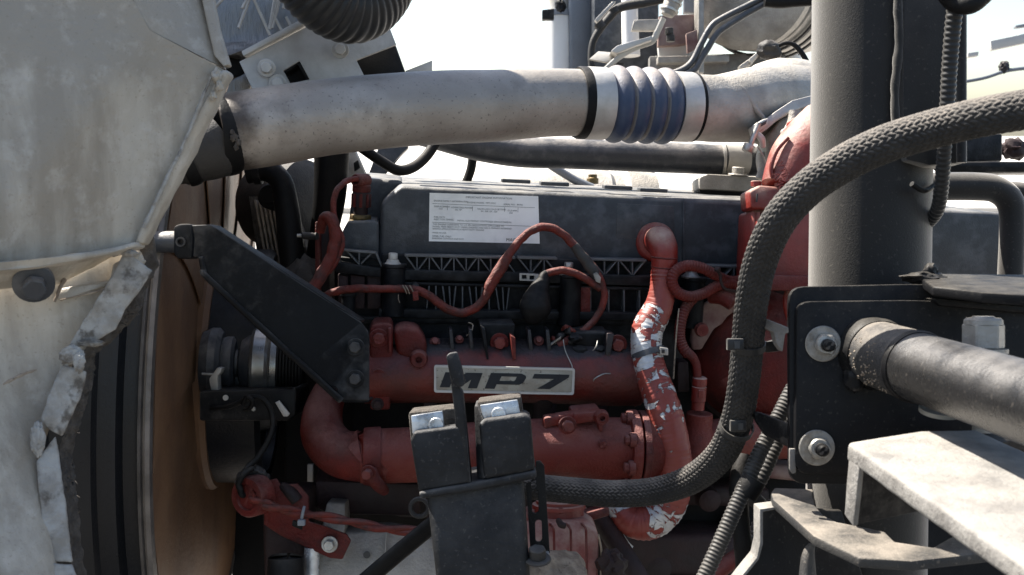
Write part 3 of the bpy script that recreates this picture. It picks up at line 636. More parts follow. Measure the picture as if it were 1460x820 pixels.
b = B(); b.prism(PT((449, 316, 1.68), (456, 316, 1.68), (456, 430, 1.68), (449, 430, 1.68)), FW * .03, .002); b.obj('flange', 'red', g)
g = T('wedge_bracket', 'dark angled sheet bracket between the pipe and the valve cover', 'bracket')
b = B(); b.prism(PT((520, 262, 2.0), (545, 196, 2.0), (576, 196, 2.02), (582, 210, 2.02), (552, 240, 2.02), (536, 264, 2.0)), FW * .02, .002); b.obj('sheet', 'coolant_steel', g)
b = B(); b.prism(PT((488, 205, 1.86), (500, 200, 1.86), (520, 246, 1.86), (512, 256, 1.86), (496, 256, 1.86)), FW * .03, .002); b.obj('foot', 'galvanised', g)
b = B(); b.prism(PT((504, 232, 1.84), (510, 228, 1.84), (513, 238, 1.84), (505, 244, 1.84)), FW * .01, .001); b.obj('clip', 'rubber', g)
b = B(); b.tube(path((494, 196, 1.70, 7), (520, 214, 1.70, 7.4), (545, 231, 1.71, 7.6), (568, 243, 1.72, 7.6), (590, 238, 1.74, 7.6), (610, 220, 1.76, 7.6), (628, 190, 1.78, 7.6)), 16, 8)
tag(b.obj('black_hose', 'rubber'), 'thin black rubber hose sagging in a U under the pipe', 'hose')
b = B(); b.tube(path((676, 205, 1.92, 6.5), (674, 225, 1.92, 6.5), (671, 243, 1.92, 6.5), (664, 262, 1.92, 6.5)), 14, 6)
tag(b.obj('drain_tube', 'rubber'), 'short dark tube dropping vertically behind the valve cover', 'hose')
b = B(); b.tube(path((770, 226, 2.0, 6), (800, 245, 2.0, 6), (822, 258, 2.0, 6), (845, 268, 2.0, 6)), 14, 6)
tag(b.obj('grey_tube', 'stack_grey'), 'thin grey tube sloping down behind the valve cover top', 'hose')

# ================================================================== engine: block
blk = T('engine_block', 'dark red and black engine block low behind the manifold pipes', 'engine block')
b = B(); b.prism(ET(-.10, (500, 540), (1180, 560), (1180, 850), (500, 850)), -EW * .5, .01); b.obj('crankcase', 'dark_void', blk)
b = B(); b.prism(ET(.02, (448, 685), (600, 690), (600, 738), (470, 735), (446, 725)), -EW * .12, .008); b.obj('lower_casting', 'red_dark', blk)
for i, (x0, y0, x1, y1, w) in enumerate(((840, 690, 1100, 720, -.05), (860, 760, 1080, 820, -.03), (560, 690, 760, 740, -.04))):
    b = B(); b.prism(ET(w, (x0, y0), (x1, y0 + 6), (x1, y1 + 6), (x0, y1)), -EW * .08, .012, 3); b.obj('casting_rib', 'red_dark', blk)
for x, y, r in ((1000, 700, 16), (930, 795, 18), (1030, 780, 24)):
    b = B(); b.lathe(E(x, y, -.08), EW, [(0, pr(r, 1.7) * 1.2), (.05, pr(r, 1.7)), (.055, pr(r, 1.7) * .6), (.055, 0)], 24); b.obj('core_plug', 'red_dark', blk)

# cylinder head
hd = T('cylinder_head', 'black painted cylinder head between valve cover and red manifold', 'cylinder head')
b = B(); b.prism(ET(-.045, (480, 445), (975, 452), (975, 560), (480, 560)), -EW * .4, .006); b.obj('casting', 'black_plastic', hd)
b = B(); b.prism(ET(-.028, (486, 452), (905, 456), (905, 463), (486, 461)), -EW * .03, .002); b.obj('gasket_ledge', 'black_plastic', hd)
b = B(); b.prism(ET(-.19, (940, 395), (1110, 400), (1110, 600), (940, 590)), -EW * .2, .006); b.obj('gap_backing', 'dark_void', hd)  # added dark sheet closing the bright gap behind the tubes

# ================================================================== valve cover
vc = T('valve_cover', 'long black plastic valve cover with a white label and ribbed flange', 'valve cover')
b = B(); b.prism(ET(-.05, (571, 265), (543, 291), (540, 376), (1432, 402), (1432, 304)), -EW * .36, .007, 3); b.obj('lid', 'cover_plastic', vc, 50)
b = B(); b.prism(ET(-.14, (505, 253), (575, 258), (575, 340), (494, 340)), -EW * .25, .008, 3); b.obj('front_shoulder', 'cover_plastic', vc, 50)
b = B(); b.prism(ET(-.052, (496, 316), (536, 315), (541, 320), (541, 372), (486, 366), (488, 330)), -EW * .12, .004, 3); b.obj('sensor_pad', 'cover_plastic', vc, 50)
b = B(); b.prism(ET(-.0505, (880, 290), (960, 294), (962, 340), (878, 340)), EW * .0012, .0005); b.obj('raised_pad', 'cover_plastic', vc)
b = B(); b.prism(ET(-.049, (973, 285), (976, 285), (976, 378), (973, 378)), EW * .002, .0008); b.obj('mould_seam', 'cover_plastic', vc)
for x, y0 in ((735, 262), (790, 266), (880, 271), (930, 275)):       # raised lugs along the sunny top edge
    b = B(); b.box(E(x, y0 - 4, -.10) , EU * .022, EV * .003, EW * .012, .0015); b.obj('top_lug', 'cover_plastic', vc)
# recess wall behind the ribs
b = B(); b.prism(ET(-.042, (484, 366), (543, 372), (545, 362), (1100, 378), (1100, 458), (484, 452)), -EW * .05, .003); b.obj('rib_wall', 'black_plastic', vc)
def bar(x0, y0, x1, y1, th, w, dep, name='rib', m='cover_plastic'):
    a, c = E(x0, y0, w), E(x1, y1, w); t = (c - a).normalized(); nn = t.cross(EW).normalized() * pr(th, 1.65) * .5
    b = B(); b.prism([a - nn, c - nn, c + nn, a + nn], -EW * dep, .0006, 1); return b.obj(name, m, vc)
def yt(x): return 364.5 + (x - 575) * .021
# upper truss: rails and zig-zag ribs in bays between the bolt towers
bays = ((577, 735, 0), (738, 795, 0), (842, 922, 0), (1005, 1068, 6))
for x0, x1, dy in bays:
    bar(x0, yt(x0) + dy, x1, yt(x1) + dy, 3.2, -.022, .022, 'truss_rail')
    n = max(2, round((x1 - x0) / 18.5))
    for i in range(n):
        xa = x0 + (x1 - x0) * i / n; xb = x0 + (x1 - x0) * (i + 1) / n
        ya, yb_ = yt(xa) + dy, yt(xa) + dy + 21
        if i: bar(xa, ya, xa, yb_, 2.0, -.024, .018)
        if i % 2 == 0: bar(xa + 1, ya, xb - 1, yb_, 2.0, -.024, .018)
        else: bar(xa + 1, yb_, xb - 1, ya, 2.0, -.024, .018)
for x0, y0, x1, y1 in ((484, 357, 536, 361), (536, 361, 544, 380)): bar(x0, y0, x1, y1, 2.6, -.024, .02, 'truss_rail')
for x0, y0, x1, y1 in ((494, 358, 512, 377), (512, 359, 512, 378), (530, 361, 514, 377), (484, 357, 484, 376)): bar(x0, y0, x1, y1, 2.0, -.026, .016)
def poly(name, pts, w, dep, bev=.0015, m='black_plastic'):
    b = B(); b.prism(ET(w, *pts), -EW * dep, bev); return b.obj(name, m, vc)
poly('flange_rail', [(478, 374), (543, 383), (543, 396), (478, 388)], -.018, .03)
poly('flange_rail', [(575, 385), (800, 390), (800, 404), (575, 399)], -.018, .03)
poly('flange_rail', [(826, 391), (965, 395), (965, 409), (826, 405)], -.018, .03)
poly('flange_rail', [(1005, 397), (1090, 400), (1090, 414), (1005, 411)], -.018, .03)
poly('lower_rail', [(552, 402), (1000, 412), (1000, 416), (552, 406)], -.022, .02)
poly('base_rail', [(540, 441), (930, 447), (930, 457), (540, 453)], -.014, .03)
# lower fanned ribs
for x0, x1 in ((622, 735), (690, 735)): pass
xs = 612; i = 0
while xs < 735:
    tilt = (-4, 0, 5, 2)[i % 4]
    bar(xs, 406 + (xs - 552) * .022, xs + tilt, 443, 2.0, -.024, .018); xs += 9.5; i += 1
for xs in (800, 818, 842, 868, 890, 912): bar(xs, 411, xs, 446, 2.4, -.024, .018)
for xs, ww in ((812, 8), (835, 14)):
    b = B(); b.prism(ET(-.020, (xs - ww / 2, 410), (xs + ww / 2, 410), (xs + ww / 2, 447), (xs - ww / 2, 447)), -EW * .02, .001); b.obj('bare_patch', 'red', vc, label='red painted panel between the black ribs')
for x0, x1 in ((482, 496), (500, 520), (524, 543)):
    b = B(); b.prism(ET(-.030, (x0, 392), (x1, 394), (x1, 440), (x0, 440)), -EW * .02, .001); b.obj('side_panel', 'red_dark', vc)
# bolt towers
for x, y in ((560, 379), (810, 392), (985, 396)):
    b = B(); b.lathe(E(x, y + 70, -.02), EV, [(0, .0175), (.070, .016), (.0715, .0175), (.076, .0175)], 24); b.obj('bolt_tower', 'black_plastic', vc)
    b = B(); b.lathe(E(x, y, -.02), EV, [(-.0005, .0140), (.002, .0145), (.0035, .012), (.006, .0095), (.009, .0085)], 24); b.hexa(E(x, y, -.02) + EV * .008, EV, .007, .011); b.obj('flange_bolt', 'zinc' if x > 700 else 'galvanised', vc)
for x, y in ((592, 405),):
    b = B(); b.tube([(E(x, y, -.02), .004), (E(x, y + 4, -.01), .006), (E(x, y + 10, -.005), .007), (E(x + 1, y + 14, -.004), .004)], 12, 5); b.obj('clip_stud', 'black_plastic', vc)
b = B(); b.plate(ET(-.012, (741, 390), (768, 391), (768, 401), (741, 400)), [ET(-.012, (744, 392), (751, 392), (751, 398), (744, 398)), ET(-.012, (755, 393), (762, 393), (762, 399), (755, 399))], -EW * .006); b.obj('clip_frame', 'galvanised', vc)
for x, y in ((497, 422),):
    b = B(); b.lathe(E(x, y, -.01), EV, [(-.03, .010), (0, .010), (.001, .0125), (.005, .0125), (.006, .011)], 24); b.obj('pipe_plug', 'black_plastic', vc)
# the label
LB = [(612.5, 275.0), (767.5, 280.0), (769.5, 347.5), (611.5, 344.0)]
stk = B().prism(ET(-.0487, *LB), -EW * .0008).obj('label_sticker', 'sticker', vc)
o0 = E(612.5, 275, -.0484); ru = (E(767.5, 280, -.0484) - o0); SW = ru.length; ru = ru.normalized(); uu = EW.cross(ru).normalized(); SH = (E(611.5, 344, -.0484) - o0).length
def st(u, v): return o0 + ru * SW * u - uu * SH * v
for body, sz, u, v in (('IMPORTANT ENGINE INFORMATION', .0042, .33, .085), ('ENGINE FAMILY 6VPXH0661S00', .0036, .04, .175), ('ENGINE MODEL  MP7-355C', .0036, .345, .19), ('SERIAL NO.  89702', .0036, .68, .205),
                       ('DISPLACEMENT\n       10.8', .0034, .045, .29), ('ADVERTISED POWER\n      355 HP', .0034, .20, .30), ('VALVE LASH COLD SETTING\n      IN. .008  EX. .020', .0034, .44, .315), ('IDLE RPM\n   650', .0034, .72, .33),
                       ('FUEL RATE\nINJECTION TIMING', .0034, .045, .51), ('INITIAL ELECTRONIC CONTROL', .0034, .26, .57), ('SEE SERVICE MANUAL', .0034, .56, .575),
                       ('THIS ENGINE CONFORMS TO U.S. EPA REGULATIONS APPLICABLE TO\nMODEL YEAR HEAVY DUTY DIESEL ENGINES AND HAS A PRIMARY INTENDED\nSERVICE APPLICATION AS A HEAVY DUTY ENGINE', .0034, .035, .66),
                       ('MADE IN USA', .0034, .035, .835), ('DIESEL FUEL ONLY\nEMISSION CONTROL EGR ECM', .0034, .035, .905)):
    text_mesh(body, sz, st(u, v), ru, uu, 'ink', 'print', stk, .0001)
text_mesh('MACK', .0068, st(.715, .955), ru, uu, 'ink_dark', 'print', stk, .0001, shear=.1)
for u0, v0, u1, v1 in ((.03, .215, .97, .235), (.03, .60, .97, .625)):
    a, c = st(u0, v0), st(u1, v1); B().prism([a, c, c - uu * .0006, a - uu * .0006], EW * .0001).obj('rule', 'ink', stk)
for u in (.165, .395, .69, .815):
    a = st(u, .25); B().prism([a, a + ru * .0005, a + ru * .0005 - uu * .007, a - uu * .007], EW * .0001).obj('rule', 'ink', stk)

# ================================================================== sensor and harnesses
g = T('pressure_sensor', 'red oversprayed sensor plug with brass nut standing on the valve cover end', 'sensor')
q = E(514, 318, -.085); 
b = B(); b.lathe(q, EV, [(0, .018), (.004, .018), (.005, .016)], 24); b.hexa(q + EV * .004, EV, .017, .009); b.obj('brass_nut', 'brass', g)
b = B(); b.lathe(q, EV, [(.012, .011), (.024, .0105), (.024, .0135), (.045, .0135), (.047, .0125)], 24); b.obj('barrel', 'red_dark', g)
for a in range(8):
    aa = a * math.pi / 4; v = EU * math.cos(aa) + EW * math.sin(aa)
    B().box(q + EV * .034 + v * .0135, v * .0015, EV * .010, v.cross(EV) * .0022, .0005).obj('grip_rib', 'red', g)
b = B(); b.lathe(q, EV, [(.046, .0125), (.048, .014), (.056, .014), (.058, .012), (.072, .012), (.074, .010)], 24); b.obj('collar', 'red', g)
b = B(); b.lathe(E(511, 257, -.07), (EW * .8 - EU * .6), [(-.02, .0095), (.006, .0095), (.008, .0085), (.008, .0055), (0, .0055)], 20); b.obj('socket', 'red', g)

g = T('looped_harness', 'red oversprayed wiring loop hanging beside the valve cover end', 'wiring harness')
def wrap(s_, th, r): return r * (1 + .10 * noise.noise(Vector((s_ * 90 + th * .6, math.cos(th), math.sin(th)))) + .05 * math.sin(s_ * 300 + th))
b = B(); b.tube(epath((510, 255, -.06, 3.82), (495, 258, -.05, 4.25), (480, 272, -.03, 4.25), (475, 296, -.02, 4.25), (480, 320, -.015, 4.25), (488, 344, -.01, 4.25), (482, 366, -.005, 4.25), (468, 388, 0, 5.1)), 12, 10, wrap); b.obj('lead', 'red_harness', g, 60)
b = B(); b.tube(epath((457, 330, -.03, 6.8), (462, 312, -.02, 7.65), (472, 312, -.01, 8.5), (478, 335, -.005, 8.5), (472, 366, 0, 8.5), (458, 392, .005, 9.35), (447, 412, .01, 9.35), (440, 440, .0, 10.2), (440, 470, -.02, 10.2)), 16, 10, wrap, sub=.0025); b.obj('loom', 'red_harness', g, 60)

g = T('main_harness', 'long red wiring harness weaving across the valve cover in an S', 'wiring harness')
b = B(); b.tube(epath((452, 432, -.01, 5.04), (470, 419, 0, 5.46), (500, 412, .005, 5.88), (545, 412, .008, 5.46), (590, 413, .01, 5.88), (612, 422, .012, 6.3), (635, 439, .014, 6.3), (660, 446, .014, 6.3), (684, 434, .014, 6.3), (700, 408, .014, 6.72), (716, 380, .012, 7.14), (735, 350, .008, 5.88), (758, 329, .004, 5.88), (782, 324, 0, 5.88), (805, 336, 0, 5.88), (828, 362, .002, 6.72), (846, 384, .006, 7.14), (858, 405, .01, 5.46), (862, 425, .012, 5.04), (852, 450, .014, 5.04), (836, 468, .018, 5.04), (815, 482, .025, 5.46), (795, 493, .03, 5.88)), 16, 10, wrap, sub=.003); b.obj('loom', 'red_harness', g, 60)
b = B(); b.tube(epath((696, 414, .014, 7.56), (704, 398, .013, 8.4), (718, 376, .012, 7.98), (724, 366, .011, 7.22)), 16, 8, wrap, sub=.002); b.obj('tape_wrap', 'red_harness', g, 60)
b = B(); b.tube(epath((818, 350, .002, 6.55), (832, 368, .004, 7.98), (846, 386, .007, 7.98), (853, 398, .009, 6.3)), 16, 8, wrap, sub=.002); b.obj('torn_tape', 'dusty_rubber', g, 60)
b = B(); b.prism(ET(.020, (846, 391), (851, 388), (857, 396), (856, 404), (850, 402)), -EW * .004, .0008); b.obj('bare_foil', 'sealant', g)
b = B(); b.tube(epath((776, 392, .012, 5.04), (790, 387, .014, 5.46), (806, 386, .014, 5.46), (825, 392, .013, 5.46), (842, 402, .011, 5.46), (856, 412, .010, 5.04)), 14, 8, wrap, sub=.003); b.obj('branch', 'red_harness', g, 60)
b = B(); b.prism(ET(.022, (588, 416), (596, 415), (597, 428), (589, 429)), -EW * .012, .001); b.obj('clip', 'red', g)
for x in (574, 578, 584):
    B().tube(epath((x, 407, .016, .9), (x + 3, 412, .02, 1), (x + 6, 419, .016, .9)), 6, 4).obj('tie_string', 'crust', g)
B().tube(epath((568, 420, .012, 0.672), (568, 426, .012, 0.672), (570, 432, .013, 0.42)), 6, 4).obj('tie_string', 'crust', g)
# ragged open end
random.seed(5)
for k in range(9):
    x, y = 800 + random.uniform(-22, 18), 484 + random.uniform(-14, 10)
    ang = random.uniform(-.5, .6); l = random.uniform(10, 22)
    b = B(); b.tube(epath((x, y, .02, random.uniform(1.5, 3)), (x + l * .5 * math.cos(ang), y + l * .5 * math.sin(ang) - random.uniform(0, 4), .032, random.uniform(2.5, 5)), (x + l * math.cos(ang), y + l * math.sin(ang), .022, 1.5)), 10, 6, flat=.4)
    b.rough(.001, 200); b.obj('frayed_tape', random.choice(['red_harness', 'dusty_rubber', 'red_harness']), g, 60)
for k in range(3): B().tube(epath((784 + k * 3, 492 - k * 2, .038, 1.6), (795 + k * 2, 484 - k, .04, 1.6)), 8, 3).obj('bare_wire', 'sealant', g)

b = B(); b.tube(epath((780, 389, .012, 5), (776, 394, .014, 8), (774, 402, .016, 11), (769, 414, .02, 16), (765, 428, .024, 22), (763, 440, .026, 24), (761, 450, .024, 19), (760, 457, .02, 9), (760, 459, .018, 2)), 28, 8, flat=.9)
b.rough(.0008, 130)
tag(b.obj('hanging_boot', 'rubber', None, 70), 'pear shaped black rubber boot hanging in front of the ribbed flange', 'rubber boot')

# ================================================================== manifold with the badge
mf = T('intake_manifold', 'red intake manifold casting with black soot and a badge', 'manifold')
yM = [(520, 530, 45), (620, 528, 46), (760, 529, 46), (860, 532, 47), (912, 534, 45)]
b = B(); b.tube([(E(x, y, .012), r * 1.6 / F_PX) for x, y, r in yM], 40, 10, flat=1.1, ref=EV); b.obj('runner', 'manifold_red', mf, 60)
b = B(); b.prism(ET(.03, (524, 470), (600, 468), (602, 500), (905, 512), (905, 540), (524, 560)), -EW * .07, .008, 3); b.obj('top_deck', 'manifold_red', mf, 50)
b = B(); b.prism(ET(.052, (527, 470), (534, 462), (556, 461), (561, 468), (560, 500), (556, 585), (528, 585)), -EW * .06, .004, 3); b.obj('end_flange', 'red', mf, 50)
b = B(); b.prism(ET(.060, (553, 468), (558, 468), (558, 502), (554, 502)), -EW * .02, .0015); b.obj('web', 'red', mf)
b = B(); b.prism(ET(.046, (551, 560), (556, 558), (556, 584), (551, 584)), -EW * .02, .0015); b.obj('web', 'red_dark', mf)
bolt(mf, E(540, 482, .052), EW, pr(9, 1.58), .008, 'red', True)
bolt(mf, E(538, 576, .052), EW, pr(6, 1.58), .006, 'red_dark', True)
b = B(); b.prism(ET(.054, (560, 472), (574, 464), (596, 468), (609, 488), (608, 514), (588, 516), (566, 506)), -EW * .05, .010, 4); b.obj('port_block', 'red', mf, 60)
boss(mf, E(597, 511, .060), EW, pr(11.5, 1.56), .012, 'red', .42)
boss(mf, E(540, 534, .050), EW, pr(11, 1.57), .012, 'red', .36)
boss(mf, E(835, 545, .048), EW, pr(10.5, 1.57), .012, 'red', .42)
b = B(); b.prism(ET(.036, (684, 462), (735, 462), (731, 500), (735, 514), (694, 510)), -EW * .05, .003); b.obj('lug_plate', 'black_plastic', mf)
b = B(); b.prism(ET(.058, (686, 466), (692, 470), (697, 513), (694, 513)), -EW * .035, .0012); b.obj('web', 'black_plastic', mf)
b = B(); b.prism(ET(.060, (728, 478), (735, 482), (736, 513), (731, 513)), -EW * .035, .0015); b.obj('web', 'red', mf)
bolt(mf, E(712, 488, .036), EW, pr(9, 1.58), .009, 'red', True)
b = B(); b.prism(ET(.034, (806, 472), (870, 474), (866, 514), (845, 516), (830, 505)), -EW * .05, .004); b.rough(.002, 90, 2, .015); b.obj('lug_plate', 'black_plastic', mf, 50)
for x, y, w in ((826, 500, 14), (856, 498, 10), (842, 512, 8), (868, 508, 8), (820, 482, 10)):
    b = B(); b.lump(E(x, y, .036), EU * pr(w, 1.58), EV * pr(w * .55, 1.58), EW * .010, .3, x); b.obj('casting_lump', 'black_plastic', mf, 60)
b = B(); b.prism(ET(.050, (866, 476), (876, 476), (868, 518), (862, 518)), -EW * .03, .0015); b.obj('web', 'manifold_red', mf)
bolt(mf, E(880, 491, .034), EW, pr(9.5, 1.58), .009, 'red', True)
b = B(); b.tube(epath((775, 560, .03, 18), (774, 580, .02, 14), (774, 600, .01, 14)), 20, 5); b.obj('drop_tube', 'red_dark', mf)
b = B(); b.tube(epath((906, 548, .02, 9), (906, 566, .02, 9), (900, 575, .02, 8)), 14, 5); b.obj('corner_web', 'red', mf)
for x in (640, 668, 752, 778):
    b = B(); b.prism(ET(.044, (x, 470), (x + 5, 470), (x + 9, 506), (x + 3, 506)), -EW * .03, .0015); b.obj('cast_rib', 'manifold_red', mf)
for x, y, r in ((620, 488, 5), (655, 484, 4), (768, 486, 5), (794, 508, 4)):
    bolt(mf, E(x, y, .030), EW + EV * .6, pr(r, 1.6), .006, 'red', True, 'stud_nut')
b = B(); b.tube(epath((563, 522, .055, 1.2), (600, 560, .048, 1.2), (610, 566, .04, 1)), 6, 4); b.obj('parting_line', 'manifold_red', mf)
for x in (600, 690, 772, 846):
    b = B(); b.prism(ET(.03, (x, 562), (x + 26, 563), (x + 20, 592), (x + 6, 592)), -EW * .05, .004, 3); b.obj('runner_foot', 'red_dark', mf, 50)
# wire bits lying on it
for pts in (((803, 484, .05, .7), (806, 500, .055, .7), (815, 520, .06, .7), (820, 532, .062, .7), (848, 544, .062, .8)), ((846, 546, .062, .8), (848, 540, .066, 1), (862, 533, .066, 1), (875, 535, .06, .8), (866, 546, .06, .7), (855, 548, .06, .7)), ((852, 486, .05, .9), (850, 494, .054, 1), (845, 500, .05, .8)), ((784, 493, .04, .6), (800, 480, .045, .6))):
    tagc = B().tube(epath(*pts), 6, 6).obj('stray_wire', 'zinc', mf)
B().tube(epath((668, 460, .03, .8), (674, 463, .034, 1), (672, 472, .036, 1), (665, 479, .034, .7)), 6, 6).obj('stray_twig', 'crust', mf)

bd = T('engine_badge', 'pale oblong badge reading MP7 on the red manifold', 'badge')
b = B(); wB = .0675
def rr(pts, r):                     # round the corners of a pixel outline
    out = []; n = len(pts)
    for i in range(n):
        p0, p, p1 = Vector(pts[i - 1]), Vector(pts[i]), Vector(pts[(i + 1) % n])
        a = p + (p0 - p).normalized() * r; c = p + (p1 - p).normalized() * r
        for k in range(5):
            t = k / 4; q_ = a * (1 - t) ** 2 + p * 2 * t * (1 - t) + c * t * t; out.append((q_.x, q_.y))
    return out
b.prism(ET(wB, *rr([(620, 522), (818.5, 526.5), (817, 562), (620, 558.5)], 3)), -EW * .006, .0008); b.obj('face', 'badge_face', bd)
b = B(); bo = rr([(619, 520.8), (819.8, 525.5), (818.3, 563.2), (619, 559.7)], 3.5); bi = rr([(622, 524), (816.5, 528.4), (815, 560), (622, 556.6)], 2)
b.plate(ET(wB + .0012, *bo), [ET(wB + .0012, *bi)], -EW * .004); b.obj('rim', 'galvanised', bd)
def bx(x, y): return E(x, y + (x - 620) * .0235, wB + .0008)
def letter(outl, holes=()):
    b = B(); b.plate([bx(*q_) for q_ in outl], [[bx(*q_) for q_ in h] for h in holes], -EW * .001); b.obj('letter', 'letter_black', bd)
letter([(627, 552), (635, 530.5), (652, 530.5), (655, 538), (665, 530.5), (688, 530.5), (680, 552.5), (667, 552.5), (672, 540), (660, 548.5), (650, 548.5), (646, 540), (641, 552)])
letter([(691, 552.5), (700, 530), (744, 530), (750, 533), (750, 536), (746, 543), (740, 546), (708, 546), (705, 552.5)], [[(712, 541), (733, 541), (735, 539), (737, 534.5), (715, 534.5)]])
letter([(766, 551), (790, 536.5), (759, 536.5), (762, 530), (812, 530), (811, 534), (784, 551)])

# ================================================================== lower red pipe
lp = T('egr_pipe', 'big dull red pipe with a left elbow running under the manifold', 'pipe')
b = B(); b.tube(epath((470, 560, -.02, 24), (460, 590, .02, 28), (462, 622, .05, 32), (485, 646, .07, 34), (520, 651, .08, 36), (540, 651, .08, 36.5)), 36, 10); b.obj('elbow', 'red', lp, 60)
b = B(); b.tube(epath((515, 651, .08, 37), (522, 651, .08, 38.5), (545, 650, .08, 39), (600, 648, .08, 39.5), (690, 644, .08, 43), (770, 641, .08, 44), (900, 640, .08, 45)), 44, 10); b.obj('pipe_wall', 'red_dusty', lp, 60)
b = B(); b.tube(epath((519, 651, .08, 39), (521, 651, .08, 41), (541, 650, .08, 41.5), (543, 650, .08, 40)), 44, 3); b.obj('clamp_band', 'red', lp, 30)
b = B(); b.tube(epath((530, 668, .115, 9), (532, 682, .12, 10), (542, 694, .115, 9), (548, 700, .10, 7)), 16, 5); b.obj('clamp_lug', 'red', lp)
bolt(lp, E(526, 674, .125), EW - EU * .3, pr(7.5, 1.5), .012, 'red', True)
fa = E(896, 640, .08); kf = ed(900, 640, .08) / F_PX
b = B(); b.lathe(fa, EU, [(-4 * kf, 46 * kf), (-3 * kf, 54 * kf), (0, 56 * kf), (9 * kf, 56 * kf), (11 * kf, 53 * kf), (11 * kf, 40 * kf)], 48); b.obj('flange', 'red_dusty', lp, 40)
b = B(); b.lathe(fa, EU, [(13 * kf, 40 * kf), (13 * kf, 54 * kf), (14 * kf, 55 * kf), (22 * kf, 55 * kf), (25 * kf, 51 * kf), (34 * kf, 44 * kf), (44 * kf, 40 * kf)], 48); b.obj('mating_flange', 'red', lp, 40)
for aa in (-60, -15, 30, 75):
    e = EW * math.cos(R_(aa)) + EV * math.sin(R_(aa)); q_ = fa + e * 50 * kf
    b = B(); b.lathe(q_ - EU * 3 * kf, -EU, [(-.002, .011), (.006, .0105), (.007, .009)], 16); b.hexa(q_ - EU * 3 * kf, -EU, .0075, .013); b.obj('flange_bolt', 'red', lp, 30)
b = B(); b.prism(ET(.105, (775, 596), (822, 588), (828, 600), (775, 612)), -EW * .02, .004); b.obj('saddle', 'red_dusty', lp)
b = B(); b.prism(ET(.110, (818, 590), (858, 586), (864, 600), (818, 606)), -EW * .05, .004); b.obj('saddle', 'red_dusty', lp)
bolt(lp, E(809, 606, .118), EW, pr(9, 1.48), .010, 'red', True)
boss(lp, E(857, 594, .118), EW, pr(10, 1.48), .012, 'red', .40)
b = B(); b.prism(ET(.128, (853, 604), (861, 604), (859, 616), (855, 616)), -EW * .02, .001); b.obj('boss_web', 'red', lp)
b = B(); b.lathe(E(859, 633, .120), EW, [(-.01, pr(7, 1.48)), (.006, pr(6, 1.48)), (.007, pr(5, 1.48)), (.007, 0)], 20); b.obj('dimple', 'red', lp)

# ================================================================== breather elbow and flaking hose
br = T('breather_hose', 'foil wrapped breather hose with flaking red paint on a plastic elbow', 'hose')
b = B(); ce = E(934, 345, -.048); b.lathe(ce, EW - EU * .25, [(-.01, .030), (.004, .030), (.006, .028), (.010, .028), (.012, .0245), (.016, .0245), (.017, .022)], 40); b.obj('port_ring', 'red_fresh_lit', br, 30)
b = B(); b.tube(epath((936, 345, -.05, 20), (938, 343, -.025, 20), (942, 344, -.002, 20.5), (946, 354, .012, 20), (947.5, 370, .016, 18.6), (947, 380, .016, 18.4)), 36, 10); b.obj('elbow', 'red_fresh_lit', br, 60)
for y, r in ((367, 19.6), (381, 19.2)):
    b = B(); b.tube(epath((947.5, y - 1.2, .016, r - .8), (947.4, y, .016, r), (947.3, y + 1.2, .016, r - .8)), 36, 3); b.obj('ring', 'red', br)
b = B(); b.tube(epath((947, 380, .016, 18), (946, 392, .018, 18.6), (945, 404, .02, 18.2)), 32, 6, corr(.006, .05)); b.obj('cuff', 'red_fresh_lit', br)
def crink(s_, th, r):
    w = .035 * noise.noise(Vector((s_ * 260, math.cos(th) * 1.2, math.sin(th) * 1.2))) + .035 * noise.noise(Vector((s_ * 45, math.cos(th) * 2, math.sin(th) * 2)))
    k = .028 * abs(math.sin(s_ * math.pi / .0052)) * (1.0 if (s_ < .17 or s_ > .22) else .3)
    return r * (1 + w - k)
b = B(); b.tube(epath((945, 400, .02, 17.5), (943, 420, .024, 19), (938, 440, .028, 21), (925, 465, .036, 23), (921, 488, .045, 23), (924, 512, .055, 22.5), (933, 545, .07, 23.5), (945, 580, .085, 25), (954, 615, .095, 26), (960, 650, .10, 26), (960, 690, .10, 26.5), (951, 722, .10, 26.5), (930, 742, .10, 26), (905, 744, .095, 24), (888, 730, .085, 20), (874, 712, .07, 18), (862, 690, .05, 18)), 48, 10, crink, sub=.0017); b.obj('wrapped_hose', 'flaking_red', br, 80)
b = B(); b.tube(epath((923, 500, .05, 24.4), (925.5, 508, .053, 24.6)), 36, 2); b.obj('clamp_band', 'coolant_steel', br)
b = B(); b.prism(ET(.075, (941, 495), (953, 497), (953, 507), (941, 506)), -EW * .01, .001); b.obj('clamp_housing', 'band_steel', br)
b = B(); b.prism(ET(.080, (943.5, 498), (948, 498.6), (948, 504), (943.5, 503.5)), -EW * .003, .0005); b.obj('clamp_screw', 'ink_dark', br)
b = B(); b.tube(epath((884, 764, .06, 6), (892, 776, .06, 6), (900, 782, .06, 5)), 4, 2); b.obj('lower_clamp', 'galvanised', br)

